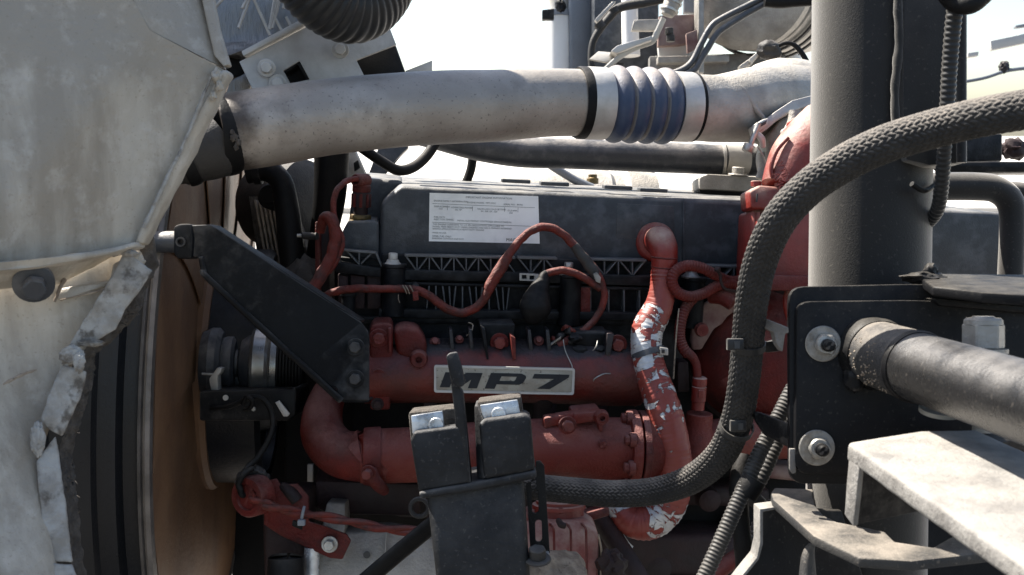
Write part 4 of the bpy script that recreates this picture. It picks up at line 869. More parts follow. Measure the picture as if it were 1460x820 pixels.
# ================================================================== ribbed tubes, fitting and rear red housing
g = T('convoluted_loop', 'small red ribbed conduit tied in a loop beside the breather hose', 'conduit')
b = B(); b.tube(epath((1092, 398, .00, 7.04), (1066, 398, .01, 7.04), (1040, 400, .018, 7.04), (1020, 392, .03, 7.92), (1000, 382, .034, 8.27), (980, 379, .036, 8.45), (964, 386, .038, 8.45), (958, 401, .040, 8.45), (966, 417, .040, 8.45), (984, 423, .036, 8.27), (1004, 418, .03, 8.1), (1022, 408, .026, 7.92), (1040, 404, .022, 7.57), (1056, 410, .018, 7.39)), 16, 10, corr(.0042, .10), sub=.00085); b.obj('tube_wall', 'red', g, 80)
b = B(); b.tube(epath((1022, 385, .05, 2.29), (1027, 392, .046, 2.29), (1028, 402, .045, 2.29), (1034, 412, .043, 2.29), (1052, 416, .03, 2.11)), 8, 6); b.lump(E(1023, 384, .05), EU * .005, EV * .004, EW * .004, .2, 3, 2); b.obj('tie', 'red_dark', g)
g = T('fuel_fitting', 'red ribbed tube plugged into an upright red fitting', 'fitting')
b = B(); b.tube(epath((990, 424, .02, 7.5), (978, 438, .026, 8), (971, 458, .032, 8.2), (969, 480, .036, 8.4), (974, 496, .040, 8.4), (982, 506, .042, 8.4)), 16, 10, corr(.0042, .10), sub=.00085); b.obj('ribbed_tube', 'red', g, 80)
b = B(); b.tube(epath((978, 502, .042, 7.6), (986, 508, .043, 7), (992, 518, .043, 6), (994, 530, .043, 5.8), (994.5, 540, .043, 5.8)), 14, 8); b.obj('spigot', 'red', g)
q = E(995, 580, .043)
b = B(); b.lathe(q, EV, [(-.004, .0095), (.008, .0095), (.009, .0108), (.030, .0108), (.031, .0095), (.0325, .0095), (.033, .0108), (.043, .0108), (.045, .008)], 24); b.obj('coupler', 'red_fresh_lit', g, 30)
b = B(); b.box(q + EV * .022 + EW * .010, EU * .004, EV * .006, EW * .002, .0008); b.obj('release_tab', 'red_fresh_lit', g)
b = B(); b.lathe(E(995, 622, .035), EV, [(-.03, .030), (0, .027), (.012, .0205), (.034, .0195), (.0355, .018), (.0355, 0)], 32); b.obj('neck', 'red_dusty', g, 40)
b = B(); b.tube(epath((972, 640, .02, 30), (1000, 634, .02, 33), (1040, 628, .01, 33), (1085, 622, .0, 33), (1150, 620, -.02, 34)), 32, 8); b.obj('body', 'red_dusty', g, 60)
b = B(); b.prism(ET(.03, (966, 516), (982, 515), (984, 560), (966, 560)), -EW * .03, .004); b.obj('side_block', 'red_dark', g)
b = B(); b.tube(epath((968, 440, .06, .9), (964, 480, .06, 1.1), (960, 540, .06, 1.1)), 6, 4); b.obj('stray_stalk', 'crust', g)

rh = T('rear_housing', 'round red rear housing behind the ribbed tubes and braided hose', 'housing')
hc = E(1085, 506, -.085); ha = (EW - EU * .55 + EV * .05)
b = B(); b.lathe(hc, ha, [(-.06, .125), (0, .122), (.02, .116), (.03, .108), (.05, .104), (.07, .092), (.085, .072), (.092, .045), (.094, 0)], 64); b.obj('dome', 'red', rh, 40)
b = B(); b.lathe(hc, ha, [(.024, .110), (.026, .1155), (.034, .1155), (.036, .106)], 64); b.obj('seam_ring', 'red_dark', rh, 40)
b = B(); b.prism(ET(-.02, (985, 452), (1010, 430), (1040, 412), (1062, 430), (1040, 452), (1018, 470), (1000, 500), (988, 500)), -EW * .01, .003); b.rough(.003, 40, 3, .02); b.obj('shield_sheet', 'dusty_red_plate', rh, 60)
b = B(); b.tube(epath((1014, 420, .0, 13), (1030, 422, .012, 13), (1046, 432, .022, 12)), 20, 6); b.obj('shield_bolt_tube', 'red', rh)
b = B(); b.lathe(E(1000, 470, .0), EW, [(0, .011), (.008, .009), (.009, 0)], 16); b.obj('shield_rivet', 'red', rh)
b = B(); b.prism(ET(-.06, (1085, 400), (1180, 400), (1180, 640), (1090, 640), (1082, 560)), -EW * .1, .006); b.obj('flange_plate', 'red', rh, 50)
b = B(); b.prism(ET(-.045, (1086, 500), (1130, 480), (1140, 600), (1088, 600)), -EW * .03, .006, 3); b.obj('boss_block', 'red', rh)
boss(rh, E(1102, 542, -.045), EW, pr(15, 1.66), .018, 'red', .42)
b = B(); b.lathe(E(1106, 511, -.045), EW, [(0, .0065), (.002, .0065), (.002, .005), (.0, .005)], 20, cap=False); b.obj('cast_ring', 'red_fresh_lit', rh)
text_mesh('20', .014, E(1112, 525, -.044), EU, EV, 'red_fresh_lit', 'cast_number', rh, .0015)
b = B(); b.tube(epath((1128, 410, .02, 5), (1122, 425, .03, 6), (1124, 450, .03, 5), (1132, 465, .02, 5)), 12, 6); b.obj('vent_loop', 'red_fresh_lit', rh)
for x in (1080, 1110):
    b = B(); b.prism(ET(-.05, (x, 396), (x + 24, 396), (x + 40, 440), (x + 10, 450)), -EW * .04, .004); b.obj('rib', 'red', rh)

# ================================================================== coolant pipe and mount behind the valve cover
cpz = T('coolant_pipe', 'dark blue-grey steel coolant pipe behind the aluminium pipe', 'pipe')
b = B(); b.tube(path((560, 184, 1.84, 14), (620, 196, 1.84, 17), (680, 209, 1.84, 20), (740, 217, 1.85, 21.5), (800, 219, 1.86, 21.5), (900, 223, 1.89, 21.5), (1030, 228, 1.93, 21.5), (1100, 231, 1.95, 21.5)), 36, 10); b.obj('pipe_wall', 'coolant_steel', cpz, 60)
b = B(); b.tube(path((1030, 228, 1.93, 23.5), (1062, 230, 1.94, 23.5)), 32, 2); b.obj('saddle_clamp', 'galvanised', cpz, 40)
b = B(); b.tube(path((1028, 228, 1.93, 24.5), (1032, 228, 1.93, 24.5)), 32, 2); b.obj('clamp_lip', 'galvanised', cpz, 40)
b = B(); b.tube(path((726, 196, 1.90, 8), (744, 192, 1.90, 8)), 12, 3); b.obj('stub', 'coolant_steel', cpz)
g = T('pipe_mount', 'grey cast mounting block under the coolant pipe clamp', 'mounting block')
b = B(); b.prism(PT((997, 252, 1.86), (1010, 248, 1.86), (1090, 252, 1.88), (1090, 275, 1.88), (997, 270, 1.86)), FW * .08, .004); b.obj('block', 'alu_cast', g)
b = B(); b.prism(PT((997, 270, 1.868), (1090, 275, 1.888), (1090, 280, 1.888), (999, 277, 1.868)), FW * .07, .001); b.obj('pad', 'rubber', g)
bolt(g, P(1052, 250, 1.88), EV, .011, .012, 'alu_cast', True)
g = T('rear_drum', 'pale dusty drum lying behind the valve cover', 'drum')
b = B(); b.lathe(P(705, 300, 2.35), EU, [(-.02, .05), (0, .075), (.03, .085), (.10, .092), (.24, .096), (.25, .088), (.27, .088), (.28, .098), (.34, .098)], 56); b.obj('shell', 'alu_cast', g, 35)
b = B(); b.lathe(P(845, 262, 2.20), UP, [(0, .012), (.01, .012), (.012, .009), (.018, .009)], 12); b.obj('nipple', 'brass', g)

# ================================================================== turbocharger end
tc_ = T('compressor_housing', 'dusty aluminium compressor elbow joined to the blue bellows', 'turbocharger')
b = B(); b.tube(path((962, 152, 1.68, 46), (998, 154, 1.69, 47), (1020, 155, 1.705, 47.5), (1045, 153, 1.72, 50), (1075, 150, 1.75, 54), (1110, 152, 1.80, 60), (1150, 165, 1.86, 68), (1190, 190, 1.92, 72)), 56, 10); b.obj('elbow', 'alu_cast', tc_, 60)
b = B(); b.tube(path((1046, 118, 1.675, 2.5), (1062, 130, 1.67, 3.5), (1080, 158, 1.672, 4), (1090, 170, 1.675, 3)), 10, 6); b.obj('cast_seam', 'alu_cast', tc_)
b = B(); b.lump(P(1118, 130, 1.90), RT * .085, UP * .055, FW * .085, .05, 2, 4); b.obj('volute', 'alu_cast', tc_, 60)
b = B(); b.lathe(P(1143, 122, 1.80), UP * .7 - FW * .6, [(0, .009), (.004, .009), (.006, .006)], 16); b.obj('plug', 'alu_cast', tc_)
vcl = T('vee_band_clamp', 'steel vee band clamp with a bolt on the turbocharger joint', 'clamp')
va = (RT * .62 + UP * -.62 - FW * .25).normalized(); vo = P(1128, 218, 1.76)
def ringband(c, ax, r, a0, a1, wd, th, n=28):
    ax = ax.normalized(); u = (-FW - ax * (-FW).dot(ax)).normalized(); v = ax.cross(u)
    rows = []
    for i in range(n + 1):
        a = R_(a0 + (a1 - a0) * i / n); e = u * math.cos(a) + v * math.sin(a)
        rows.append([c + e * r - ax * wd, c + e * (r + th) - ax * wd, c + e * (r + th) + ax * wd, c + e * r + ax * wd])
    return rows
b = B(); b.prism(PT((1075, 190, 1.655), (1072, 180, 1.655), (1090, 172, 1.66), (1104, 160, 1.665), (1130, 143, 1.67), (1165, 134, 1.68), (1165, 148, 1.68), (1134, 158, 1.668), (1108, 172, 1.662), (1094, 184, 1.658), (1080, 194, 1.655)), FW * .03, .002); b.obj('band', 'band_steel', vcl)
b = B(); b.prism(PT((1072, 188, 1.645), (1074, 178, 1.645), (1088, 170, 1.65), (1096, 168, 1.65), (1095, 178, 1.65), (1080, 190, 1.645)), FW * .012, .002); b.obj('trunnion_loop', 'band_steel', vcl)
b = B(); b.prism(PT((1084, 176, 1.641), (1094, 171, 1.643), (1092, 177, 1.643), (1084, 181, 1.641)), FW * .004, .0005); b.obj('slot', 'ink_dark', vcl)
b = B(); b.tube(path((1082, 176, 1.64, 4), (1074, 196, 1.64, 4), (1068, 214, 1.64, 4)), 12, 4); b.obj('tee_bolt', 'zinc', vcl)
b = B(); b.hexa(P(1069, 206, 1.635), P(1062, 222, 1.635) - P(1071, 198, 1.635), .009, .012); b.obj('nut', 'zinc', vcl)
b = B(); b.tube(path((1078, 190, 1.645, 4), (1086, 198, 1.645, 5), (1088, 210, 1.65, 4)), 10, 5); b.obj('latch', 'band_steel', vcl)
b = B(); b.tube(path((1080, 210, 1.65, 1), (1088, 222, 1.65, 1.2), (1092, 235, 1.66, 1)), 6, 4); b.obj('safety_wire', 'zinc', vcl)
cc = T('centre_casting', 'grey casting with bolt ear behind the vee clamp', 'casting')
b = B(); b.prism(PT((1092, 222, 1.70), (1096, 192, 1.69), (1112, 170, 1.69), (1140, 156, 1.70), (1170, 150, 1.71), (1170, 260, 1.72), (1100, 262, 1.71)), FW * .08, .006, 3); b.obj('body', 'alu_cast', cc, 50)
b = B(); b.tube(path((1134, 158, 1.66, 9), (1132, 176, 1.66, 10), (1122, 192, 1.662, 9)), 16, 5); b.obj('rib', 'alu_cast', cc)
boss(cc, P(1119, 190, 1.655), -FW, pr(6, 1.65), .008, 'alu_cast', .5)
b = B(); b.tube(path((1088, 218, 1.72, 8), (1090, 240, 1.72, 9), (1086, 256, 1.72, 9)), 16, 5); b.obj('drain_stub', 'alu_cast', cc)
b = B(); b.prism(PT((1132, 166, 1.585), (1165, 166, 1.585), (1165, 192, 1.58), (1140, 196, 1.58), (1132, 188, 1.58)), FW * .05, .007, 3); b.obj('bolt_ear', 'red_fresh_lit', cc, 50)
b = B(); b.lathe(P(1150, 190, 1.577), -FW, [(0, .011), (.004, .011), (.004, 0)], 20); b.obj('ear_bolt', 'red', cc)

th = T('turbine_outlet', 'sunlit red cast outlet pipe with raised letters behind the post', 'casting')
b = B(); b.tube(path((1180, 184, 1.600, 44), (1158, 206, 1.590, 44), (1140, 228, 1.585, 43), (1128, 250, 1.580, 39), (1118, 272, 1.575, 34)), 40, 10); b.obj('outlet', 'red_fresh_lit', th, 60)
b = B(); b.tube(path((1101, 252, 1.555, 3), (1100, 236, 1.555, 3.2), (1108, 214, 1.555, 3.2), (1124, 196, 1.555, 3)), 10, 6); b.obj('rim_bead', 'red_fresh_lit', th)
dv = (P(1112, 238, 1.6) - P(1096, 252, 1.6)).normalized()
for body, x, y in (('VTING', 1107, 233), ('AMO', 1101, 248)):
    rt_ = (P(x + 8, y + 18, 1.528) - P(x, y, 1.532)).normalized(); nn = (-FW * .85 - RT * .45 + UP * .25).normalized(); up_ = nn.cross(rt_).normalized()
    text_mesh(body, .0135, P(x, y, 1.528), rt_, up_, 'red_fresh_lit', 'raised_lettering', th, .002)
b = B(); b.prism(PT((1069, 272, 1.540), (1082, 264, 1.550), (1130, 268, 1.555), (1128, 300, 1.550), (1071, 298, 1.540)), FW * .07, .004, 3); b.obj('flange', 'red_fresh_lit', th, 50)
for x, y in ((1078, 266), (1112, 268)): bolt(th, P(x, y, 1.565), UP, .008, .008, 'red_fresh_lit', False)
b = B(); b.prism(PT((1079, 276, 1.538), (1081, 276, 1.538), (1080, 288, 1.538), (1078, 288, 1.538)), FW * .004, .0004); b.obj('cast_slot', 'ink_dark', th)
b = B(); b.prism(PT((1073, 298, 1.560), (1130, 300, 1.570), (1175, 300, 1.580), (1175, 412, 1.580), (1068, 408, 1.560)), FW * .10, .006, 3); b.obj('riser', 'red_fresh_lit', th, 50)
for x in (1080, 1088): 
    b = B(); b.prism(PT((x, 302, 1.550), (x + 4, 302, 1.550), (x + 2, 380, 1.550), (x - 2, 380, 1.550)), FW * .02, .001); b.obj('riser_rib', 'red_fresh_lit', th)
b = B(); b.prism(PT((1098, 392, 1.540), (1170, 394, 1.550), (1170, 416, 1.550), (1098, 414, 1.540)), FW * .06, .003); b.obj('lower_flange', 'red', th)

# ================================================================== lower left: lever, plug and casting
lv = T('lever_bracket', 'red flat lever bracket with a zinc bolt at the lower left', 'bracket')
b = B(); b.prism(PT((378, 686, 1.53), (394, 683, 1.53), (400, 692, 1.53), (424, 690, 1.53), (440, 708, 1.53), (440, 744, 1.53), (466, 752, 1.52), (494, 762, 1.515), (500, 772, 1.515), (488, 798, 1.515), (470, 796, 1.515), (400, 764, 1.53), (376, 748, 1.53)), FW * .006, .0015); b.obj('lever_plate', 'red', lv)
b = B(); b.prism(PT((372, 700, 1.54), (440, 700, 1.54), (436, 820, 1.55), (376, 830, 1.55)), FW * .08, .008, 3); b.obj('body', 'red_dark', lv)
b = B(); b.tube(path((402, 692, 1.535, 6), (414, 702, 1.53, 9), (424, 714, 1.53, 9)), 14, 5); b.obj('lug', 'red_dark', lv)
bolt(lv, P(470, 776, 1.513), -FW, pr(8, 1.51), .009, 'zinc', True)
pg = T('round_plug', 'knurled dark round connector plug with a red collar', 'connector')
pa_ = P(356, 708, 1.50); pax = (P(366, 670, 1.56) - pa_).normalized()
b = B(); b.lathe(pa_, -FW * .8 - RT * .4, [(-.02, .028), (.004, .028), (.007, .026), (.007, .018), (.003, .017), (.003, 0)], 36); b.obj('collar', 'red', pg)
b = B(); b.lathe(P(360, 692, 1.52), pax, [(0, .023), (.012, .023), (.018, .020), (.03, .014), (.036, .008), (.036, 0)], 30); b.obj('cap', 'dusty_rubber', pg)
for k in range(14):
    a = 2 * math.pi * k / 14; u = pax.orthogonal().normalized(); v = pax.cross(u); e = u * math.cos(a) + v * math.sin(a)
    B().box(P(360, 692, 1.52) + pax * .006 + e * .023, e * .0015, pax * .006, e.cross(pax) * .0025, .0005).obj('grip', 'dusty_rubber', pg)
b = B(); b.tube(path((344, 700, 1.49, 4), (340, 690, 1.49, 4.5), (348, 676, 1.49, 4.5), (360, 668, 1.50, 4)), 10, 6); b.obj('strain_clip', 'rubber', pg)
tw = T('twisted_wires', 'twisted red wire pair running right from the round plug', 'wires')
for ph in (0, math.pi):
    base = [(358, 708, 1.487), (370, 716, 1.487), (396, 724, 1.49), (430, 732, 1.495), (470, 738, 1.50), (510, 746, 1.50), (550, 754, 1.50), (590, 757, 1.50), (612, 755, 1.50)]
    pts = crom([(P(*q), 1) for q in base], 14); out = []
    for i, (p, _) in enumerate(pts):
        a = i * .17 + ph; out.append((p + UP * math.cos(a) * .0030 + FW * math.sin(a) * .0030, .0046))
    B().tube(out, 10, 2).obj('wire', 'red_harness', tw)
b = B(); b.tube(path((434, 722, 1.482, 2.2), (432, 730, 1.478, 2.4), (430, 740, 1.48, 2.4), (428, 746, 1.485, 2.2)), 8, 5); b.box(P(430, 745, 1.478), RT * .005, UP * .004, FW * .004, .001); b.obj('cable_tie', 'stack_grey', tw)
b = B(); b.prism(PT((417, 742, 1.495), (432, 746, 1.495), (430, 756, 1.495), (416, 750, 1.495)), FW * .006, .001); b.obj('tie_mount', 'rubber', tw)
al = T('aluminium_casting', 'bare grey aluminium casting at the bottom left of centre', 'casting')
b = B(); b.prism(PT((466, 716, 1.57), (492, 718, 1.57), (492, 752, 1.56), (484, 800, 1.55), (457, 798, 1.55), (459, 750, 1.56)), FW * .05, .003); b.obj('upright', 'alu_cast', al)
b = B(); b.prism(PT((454, 790, 1.545), (470, 762, 1.56), (550, 756, 1.57), (640, 770, 1.57), (640, 850, 1.54), (452, 850, 1.53)), FW * .06, .004); b.obj('plate', 'alu_cast', al)
b = B(); b.lathe(P(523, 791, 1.549), -FW, [(0, .005), (.0015, .005), (.0015, 0)], 16); b.obj('hole', 'ink_dark', al)
b = B(); b.lathe(P(482, 730, 1.568), -FW, [(0, .0025), (.001, .0025), (.001, 0)], 12); b.obj('pin_hole', 'ink_dark', al)
b = B(); b.prism(PT((550, 760, 1.556), (552, 760, 1.556), (548, 830, 1.54), (546, 830, 1.54)), FW * .006, .0005); b.obj('web', 'alu_cast', al)
b = B(); b.tube(path((445, 780, 1.53, 11), (443, 850, 1.53, 11)), 20, 3)
tag(b.obj('bright_tube', 'chrome'), 'short bright vertical tube below the red lever', 'tube')
b = B(); b.tube(path((408, 796, 1.50, 24), (408, 799, 1.50, 26), (407, 850, 1.49, 26)), 28, 3)
tag(b.obj('dark_canister', 'rubber'), 'dark round canister top at the bottom edge left of the bright tube', 'canister')
b = B(); b.tube(path((512, 836, 1.38, 14), (560, 795, 1.38, 14), (612, 752, 1.39, 14), (640, 730, 1.40, 14)), 20, 4, flat=.5)
tag(b.obj('black_strap', 'rubber'), 'black flat strap slanting up behind the black latch block', 'strap')
b = B(); rows = []
for i in range(25):
    a = R_(15 * i); rows.append([P(598, 724, 1.36) + (RT * math.cos(a) + UP * math.sin(a)) * .011 + (RT * math.cos(a) + UP * math.sin(a)) * .003 * math.cos(R_(60 * j)) + FW * .003 * math.sin(R_(60 * j)) for j in range(6)])
b.rings(rows, cap=False); tag(b.obj('eye_ring', 'dusty_rubber'), 'small dark ring poking out left of the latch block', 'ring')

# ================================================================== the black latch in the middle
lt = T('hood_latch', 'black rubber hood latch block with two chromed pads and an upright tab', 'latch')
b = B(); b.prism(PT((607, 700, 1.20), (746, 682, 1.20), (752, 760, 1.19), (757, 850, 1.18), (624, 850, 1.18)), FW * .09, .008, 3); b.obj('body', 'latch_rubber', lt, 50)
b = B(); b.prism(PT((596, 702, 1.185), (690, 685, 1.19), (764, 670, 1.19), (766, 682, 1.19), (690, 698, 1.19), (599, 712, 1.185)), FW * .11, .003, 2); b.rough(.0006, 80, 2, .01); b.obj('ledge', 'latch_rubber', lt, 50)
for (pts, ch, sx, sy) in ((((585, 628), (590, 616), (656, 607), (662, 612), (671, 688), (597, 702)), ((586, 592), (631, 585), (634, 612), (588, 618)), 622, 606),
                          (((683, 606), (690, 598), (748, 590), (757, 596), (763, 671), (690, 684)), ((684, 577), (738, 569), (743, 593), (690, 600)), 711, 591)):
    b = B(); b.prism([P(x, y, 1.19) for x, y in pts], FW * .05, .005, 3); pad = b.obj('pad', 'latch_rubber', lt, 50)
    b = B(); b.prism([P(x, y + 1, 1.205) for x, y in ch], FW * .006, .0012); b.obj('chrome_plate', 'chrome', pad)
    b = B(); b.prism([P(x + (0), y, 1.215) for x, y in ((ch[0][0] - 4, ch[0][1] - 4), (ch[1][0] + (22 if sx < 700 else 5), ch[1][1] - (4 if sx < 700 else 4)), (ch[2][0] + (28 if sx < 700 else 6), ch[2][1] + 16), (ch[3][0] - 2, ch[3][1] + 16))], FW * .05, .003); b.obj('backing', 'felt', pad)
    b = B(); b.lathe(P(sx, sy, 1.204), -FW, [(0, .0085), (.002, .0085), (.003, .0075), (.003, .006), (.0015, .006), (.0015, 0)], 20); b.obj('screw', 'chrome', pad)
b = B(); b.prism(PT((676, 578, 1.21), (684, 578, 1.21), (690, 598, 1.20), (692, 684, 1.19), (680, 684, 1.20)), FW * .06, .003); b.obj('side_fin', 'latch_rubber', lt)
b = B(); b.prism(PT((636, 508, 1.18), (640, 504, 1.18), (651, 502, 1.18), (658, 524, 1.178), (663, 545, 1.178), (661, 551, 1.178), (650, 553, 1.18), (644, 545, 1.18), (639, 525, 1.18)), FW * .016, .0025); b.obj('hook', 'latch_rubber', lt, 40)
b = B(); b.prism(PT((641, 530, 1.185), (652, 548, 1.185), (660, 560, 1.187), (666, 616, 1.19), (672, 690, 1.19), (655, 690, 1.195), (648, 590, 1.19)), FW * .02, .002); b.obj('tab', 'latch_rubber', lt, 40)
ss_ = T('slotted_strap', 'black slotted steel strap bolted down right of the latch block', 'strap')
sl = lambda x, y, r, h: [P(x + r * math.cos(R_(a)), y + (-h if 180 <= a < 360 else h) + r * math.sin(R_(a)), 1.235) for a in range(0, 360, 30)]
b = B(); b.plate(PT((764, 658, 1.235), (770, 657, 1.235), (776, 664, 1.235), (784, 788, 1.235), (778, 796, 1.235), (757, 796, 1.235), (750, 690, 1.235), (764, 685, 1.235)), [sl(763, 715, 5, 12), sl(768, 757, 5, 11), sl(761, 690, 4, 3)], FW * .004, .0008); b.obj('strip', 'black_paint', ss_, 30)
b = B(); b.prism(PT((757, 792, 1.22), (784, 790, 1.22), (783, 804, 1.20), (757, 806, 1.20)), FW * .02, .002); b.obj('foot', 'galvanised', ss_)
bolt(ss_, P(766, 798, 1.195), UP - FW * .3, .010, .012, 'dusty_rubber', True)
cn = T('red_canister', 'red moulded reservoir with ribs and a round cap under the braided hose', 'reservoir')
b = B(); b.prism(PT((742, 752, 1.42), (760, 742, 1.44), (836, 742, 1.44), (852, 754, 1.43), (854, 772, 1.42), (852, 850, 1.40), (742, 850, 1.40)), FW * .12, .012, 4); b.obj('tank', 'red_fresh_lit', cn, 50)
for x in (788, 812, 834):
    b = B(); b.tube(path((x - 12, 742, 1.47, 1.6), (x, 752, 1.415, 1.8), (x + 2, 770, 1.408, 1.8), (x + 3, 850, 1.388, 1.8)), 8, 6); b.obj('rib', 'red', cn)
b = B(); b.lathe(P(797, 748, 1.48), UP, [(-.01, .034), (.022, .033), (.023, .036), (.028, .036), (.029, .031), (.033, .031), (.034, 0)], 36); b.obj('cap', 'red_fresh_lit', cn, 30)
b = B(); b.box(P(798, 722, 1.475), RT * .003, UP * .004, FW * .03, .001); b.obj('cap_rib', 'red', cn)
b = B(); b.tube(path((806, 750, 1.40, 4), (800, 748, 1.40, 5), (796, 742, 1.41, 4)), 10, 4); b.obj('vent', 'red_dark', cn)
b = B(); b.tube(path((853, 762, 1.40, 1.4), (858, 790, 1.40, 1.6), (856, 830, 1.40, 1.4)), 8, 4); b.obj('seam_cord', 'crust', cn)
b = B(); b.prism(PT((812, 738, 1.49), (868, 722, 1.50), (870, 736, 1.50), (812, 752, 1.49)), FW * .03, .004); b.obj('bridge', 'red', cn)
b = B(); b.prism(PT((752, 800, 1.26), (790, 792, 1.30), (826, 794, 1.32), (836, 812, 1.30), (842, 850, 1.27), (750, 850, 1.22)), FW * .03, .003); b.rough(.003, 60, 5, .006)
tag(b.obj('dirt_crust', 'crust', None, 70), 'slab of caked dry mud at the bottom below the red reservoir', 'mud crust')
b = B(); b.lump(P(872, 808, 1.40), RT * .018, UP * .02, FW * .02, .4, 8, 3)
tag(b.obj('red_lump', 'red_dark'), 'knobbly dull red casting end right of the reservoir', 'casting')
b = B(); b.tube(path((846, 720, 1.60, 15), (870, 760, 1.58, 15), (905, 815, 1.55, 15), (925, 850, 1.55, 15)), 20, 6)
tag(b.obj('dark_red_hose', 'red_dark'), 'dark red hose slanting down behind the reservoir', 'hose')

# ================================================================== braided hose and its ties
bh = T('braided_hose', 'thick black braided hose sweeping in a big curve across the right', 'hose')
def braid(s_, th, r):
    n = 24; col = th / (2 * math.pi) * n; i = math.floor(col); f = col - i
    sgn = 1 if i % 2 == 0 else -1
    ph = s_ / .0068 + sgn * (f - .5) * .62 + (.0 if i % 2 == 0 else .5)
    k = abs(math.sin(math.pi * ph)) ** .6
    e = 1 - abs(2 * f - 1) ** 3
    return r * (1.03 - .11 * (1 - k * (.55 + .45 * e)))
hp = path((700, 688, 1.36, 17), (760, 694, 1.36, 18), (820, 700, 1.36, 18.5), (880, 704, 1.35, 19), (940, 699, 1.33, 19.5), (990, 681, 1.29, 20.5), (1028, 648, 1.24, 21.5), (1050, 600, 1.20, 22), (1060, 550, 1.17, 22), (1066, 490, 1.15, 22.5), (1072, 430, 1.12, 23), (1085, 370, 1.09, 24), (1110, 315, 1.06, 25), (1150, 270, 1.04, 25.5), (1200, 235, 1.02, 26.5), (1260, 206, 1.0, 27), (1330, 184, .98, 27.5), (1400, 167, .95, 28), (1470, 155, .93, 28.5), (1540, 145, .91, 29))
b = B(); b.tube(hp, 120, 12, braid, sub=.0009, ref=Vector((0, -.5, .9))); b.obj('braid', 'braid', bh, 80)
for i, (x0, y0, x1, y1, d, hx, hy) in enumerate(((1042, 490, 1090, 494, 1.15, 1054, 491), (1026, 603, 1074, 614, 1.20, 1054, 607))):
    g = T('cable_tie', ('black cable tie round the upper upright part of the braided hose', 'black cable tie round the braided hose at its lower bend')[i], 'cable tie', 'ties on the braided hose')
    c0 = P((x0 + x1) / 2, (y0 + y1) / 2, d); ax = (P(1066, 480, 1.148) - P(1061, 540, 1.168)) if i == 0 else (P(1056, 585, 1.19) - P(1040, 625, 1.22))
    rad = .0174 if i == 0 else .0178
    b = B(); b.lathe(c0, ax, [(-.0035, rad), (-.0035, rad + .0012), (.0035, rad + .0012), (.0035, rad), (-.0035, rad)], 40, cap=False); b.obj('band', 'conduit', g)
    b = B(); b.box(P(hx - (6 if i == 0 else 2), hy, d - .022), RT * .0085, UP * .006, FW * .004, .0012); hd_ = b.obj('head', 'conduit', g)
    b = B(); b.box(P(hx - (3 if i == 0 else -2), hy + 1, d - .0265), RT * .0028, UP * .0036, FW * .0008); b.obj('slot', 'ink_dark', hd_)
    b = B(); b.prism(PT((hx + 34, hy - 4, d - .004), (hx + 44, hy - 4, d), (hx + 58, hy - 8, d), (hx + 58, hy + 10, d), (hx + 38, hy + 12, d)), FW * .012, .0015); b.obj('mount_base', 'conduit', g)
tm = T('tie_mount_bracket', 'small sunlit angle bracket holding the upper tie to the plate', 'bracket')
b = B(); b.prism(PT((1086, 456, 1.13), (1094, 455, 1.13), (1128, 468, 1.10), (1128, 474, 1.10), (1120, 476, 1.105), (1116, 502, 1.11), (1108, 490, 1.115), (1104, 474, 1.12), (1086, 466, 1.13)), FW * .02, .0012); b.obj('angle', 'dusty_steel', tm)
b = B(); b.prism(PT((1076, 590, 1.17), (1084, 588, 1.17), (1126, 604, 1.12), (1128, 640, 1.11), (1092, 622, 1.16), (1078, 600, 1.17)), FW * .012, .0015)
tag(b.obj('lower_tie_bracket', 'black_paint'), 'black bracket arm holding the lower tie to the mount plate', 'bracket')

# ribbed conduits below
g = T('ribbed_conduit', 'black ribbed conduit slanting down from the mount plate edge', 'conduit')
b = B(); b.tube(path((1150, 520, 1.24, 11), (1128, 560, 1.23, 12), (1104, 606, 1.22, 11.5), (1082, 648, 1.21, 11.8), (1064, 690, 1.20, 12), (1046, 730, 1.19, 12), (1024, 780, 1.18, 12), (1000, 832, 1.17, 12)), 24, 10, corr(.0044, .12), sub=.0008); b.obj('wall', 'conduit', g, 80)
b = B(); b.tube(path((1076, 682, 1.20, 17), (1068, 696, 1.20, 18), (1062, 706, 1.20, 17)), 24, 4); b.obj('tape_band', 'rubber', g)
g = T('rear_conduit', 'second black ribbed conduit bundled behind the slanting one', 'conduit')
b = B(); b.tube(path((1126, 590, 1.27, 10), (1104, 640, 1.25, 10.5), (1086, 680, 1.24, 11), (1070, 706, 1.24, 11)), 20, 8, corr(.005, .12), sub=.0009); b.obj('wall', 'conduit', g, 80)
b = B(); b.tube(path((1060, 650, 1.27, 12), (1054, 690, 1.26, 14), (1056, 730, 1.26, 13), (1060, 780, 1.26, 13), (1068, 850, 1.26, 14)), 20, 8).rough(.002, 40)
tag(b.obj('taped_cable', 'rubber', None, 60), 'black tape wrapped cable hanging straight down beside the conduits', 'cable')
b = B(); b.tube(path((1062, 700, 1.24, 10), (1080, 716, 1.24, 11), (1096, 736, 1.25, 11), (1110, 760, 1.26, 11)), 18, 6)
tag(b.obj('grey_sleeve', 'dusty_rubber'), 'short dusty grey sleeve behind the conduit bundle', 'sleeve')
b = B(); b.tube(path((985, 846, 1.55, 12), (1040, 802, 1.56, 12), (1090, 772, 1.57, 12), (1140, 750, 1.58, 12)), 16, 5)
tag(b.obj('dull_red_pipe', 'red'), 'thin dull red pipe low down behind the slanting conduit', 'pipe')
b = B(); b.tube(path((1068, 790, 1.45, 12), (1085, 745, 1.46, 12), (1105, 720, 1.47, 12)), 18, 8, corr(.006, .15), sub=.001)
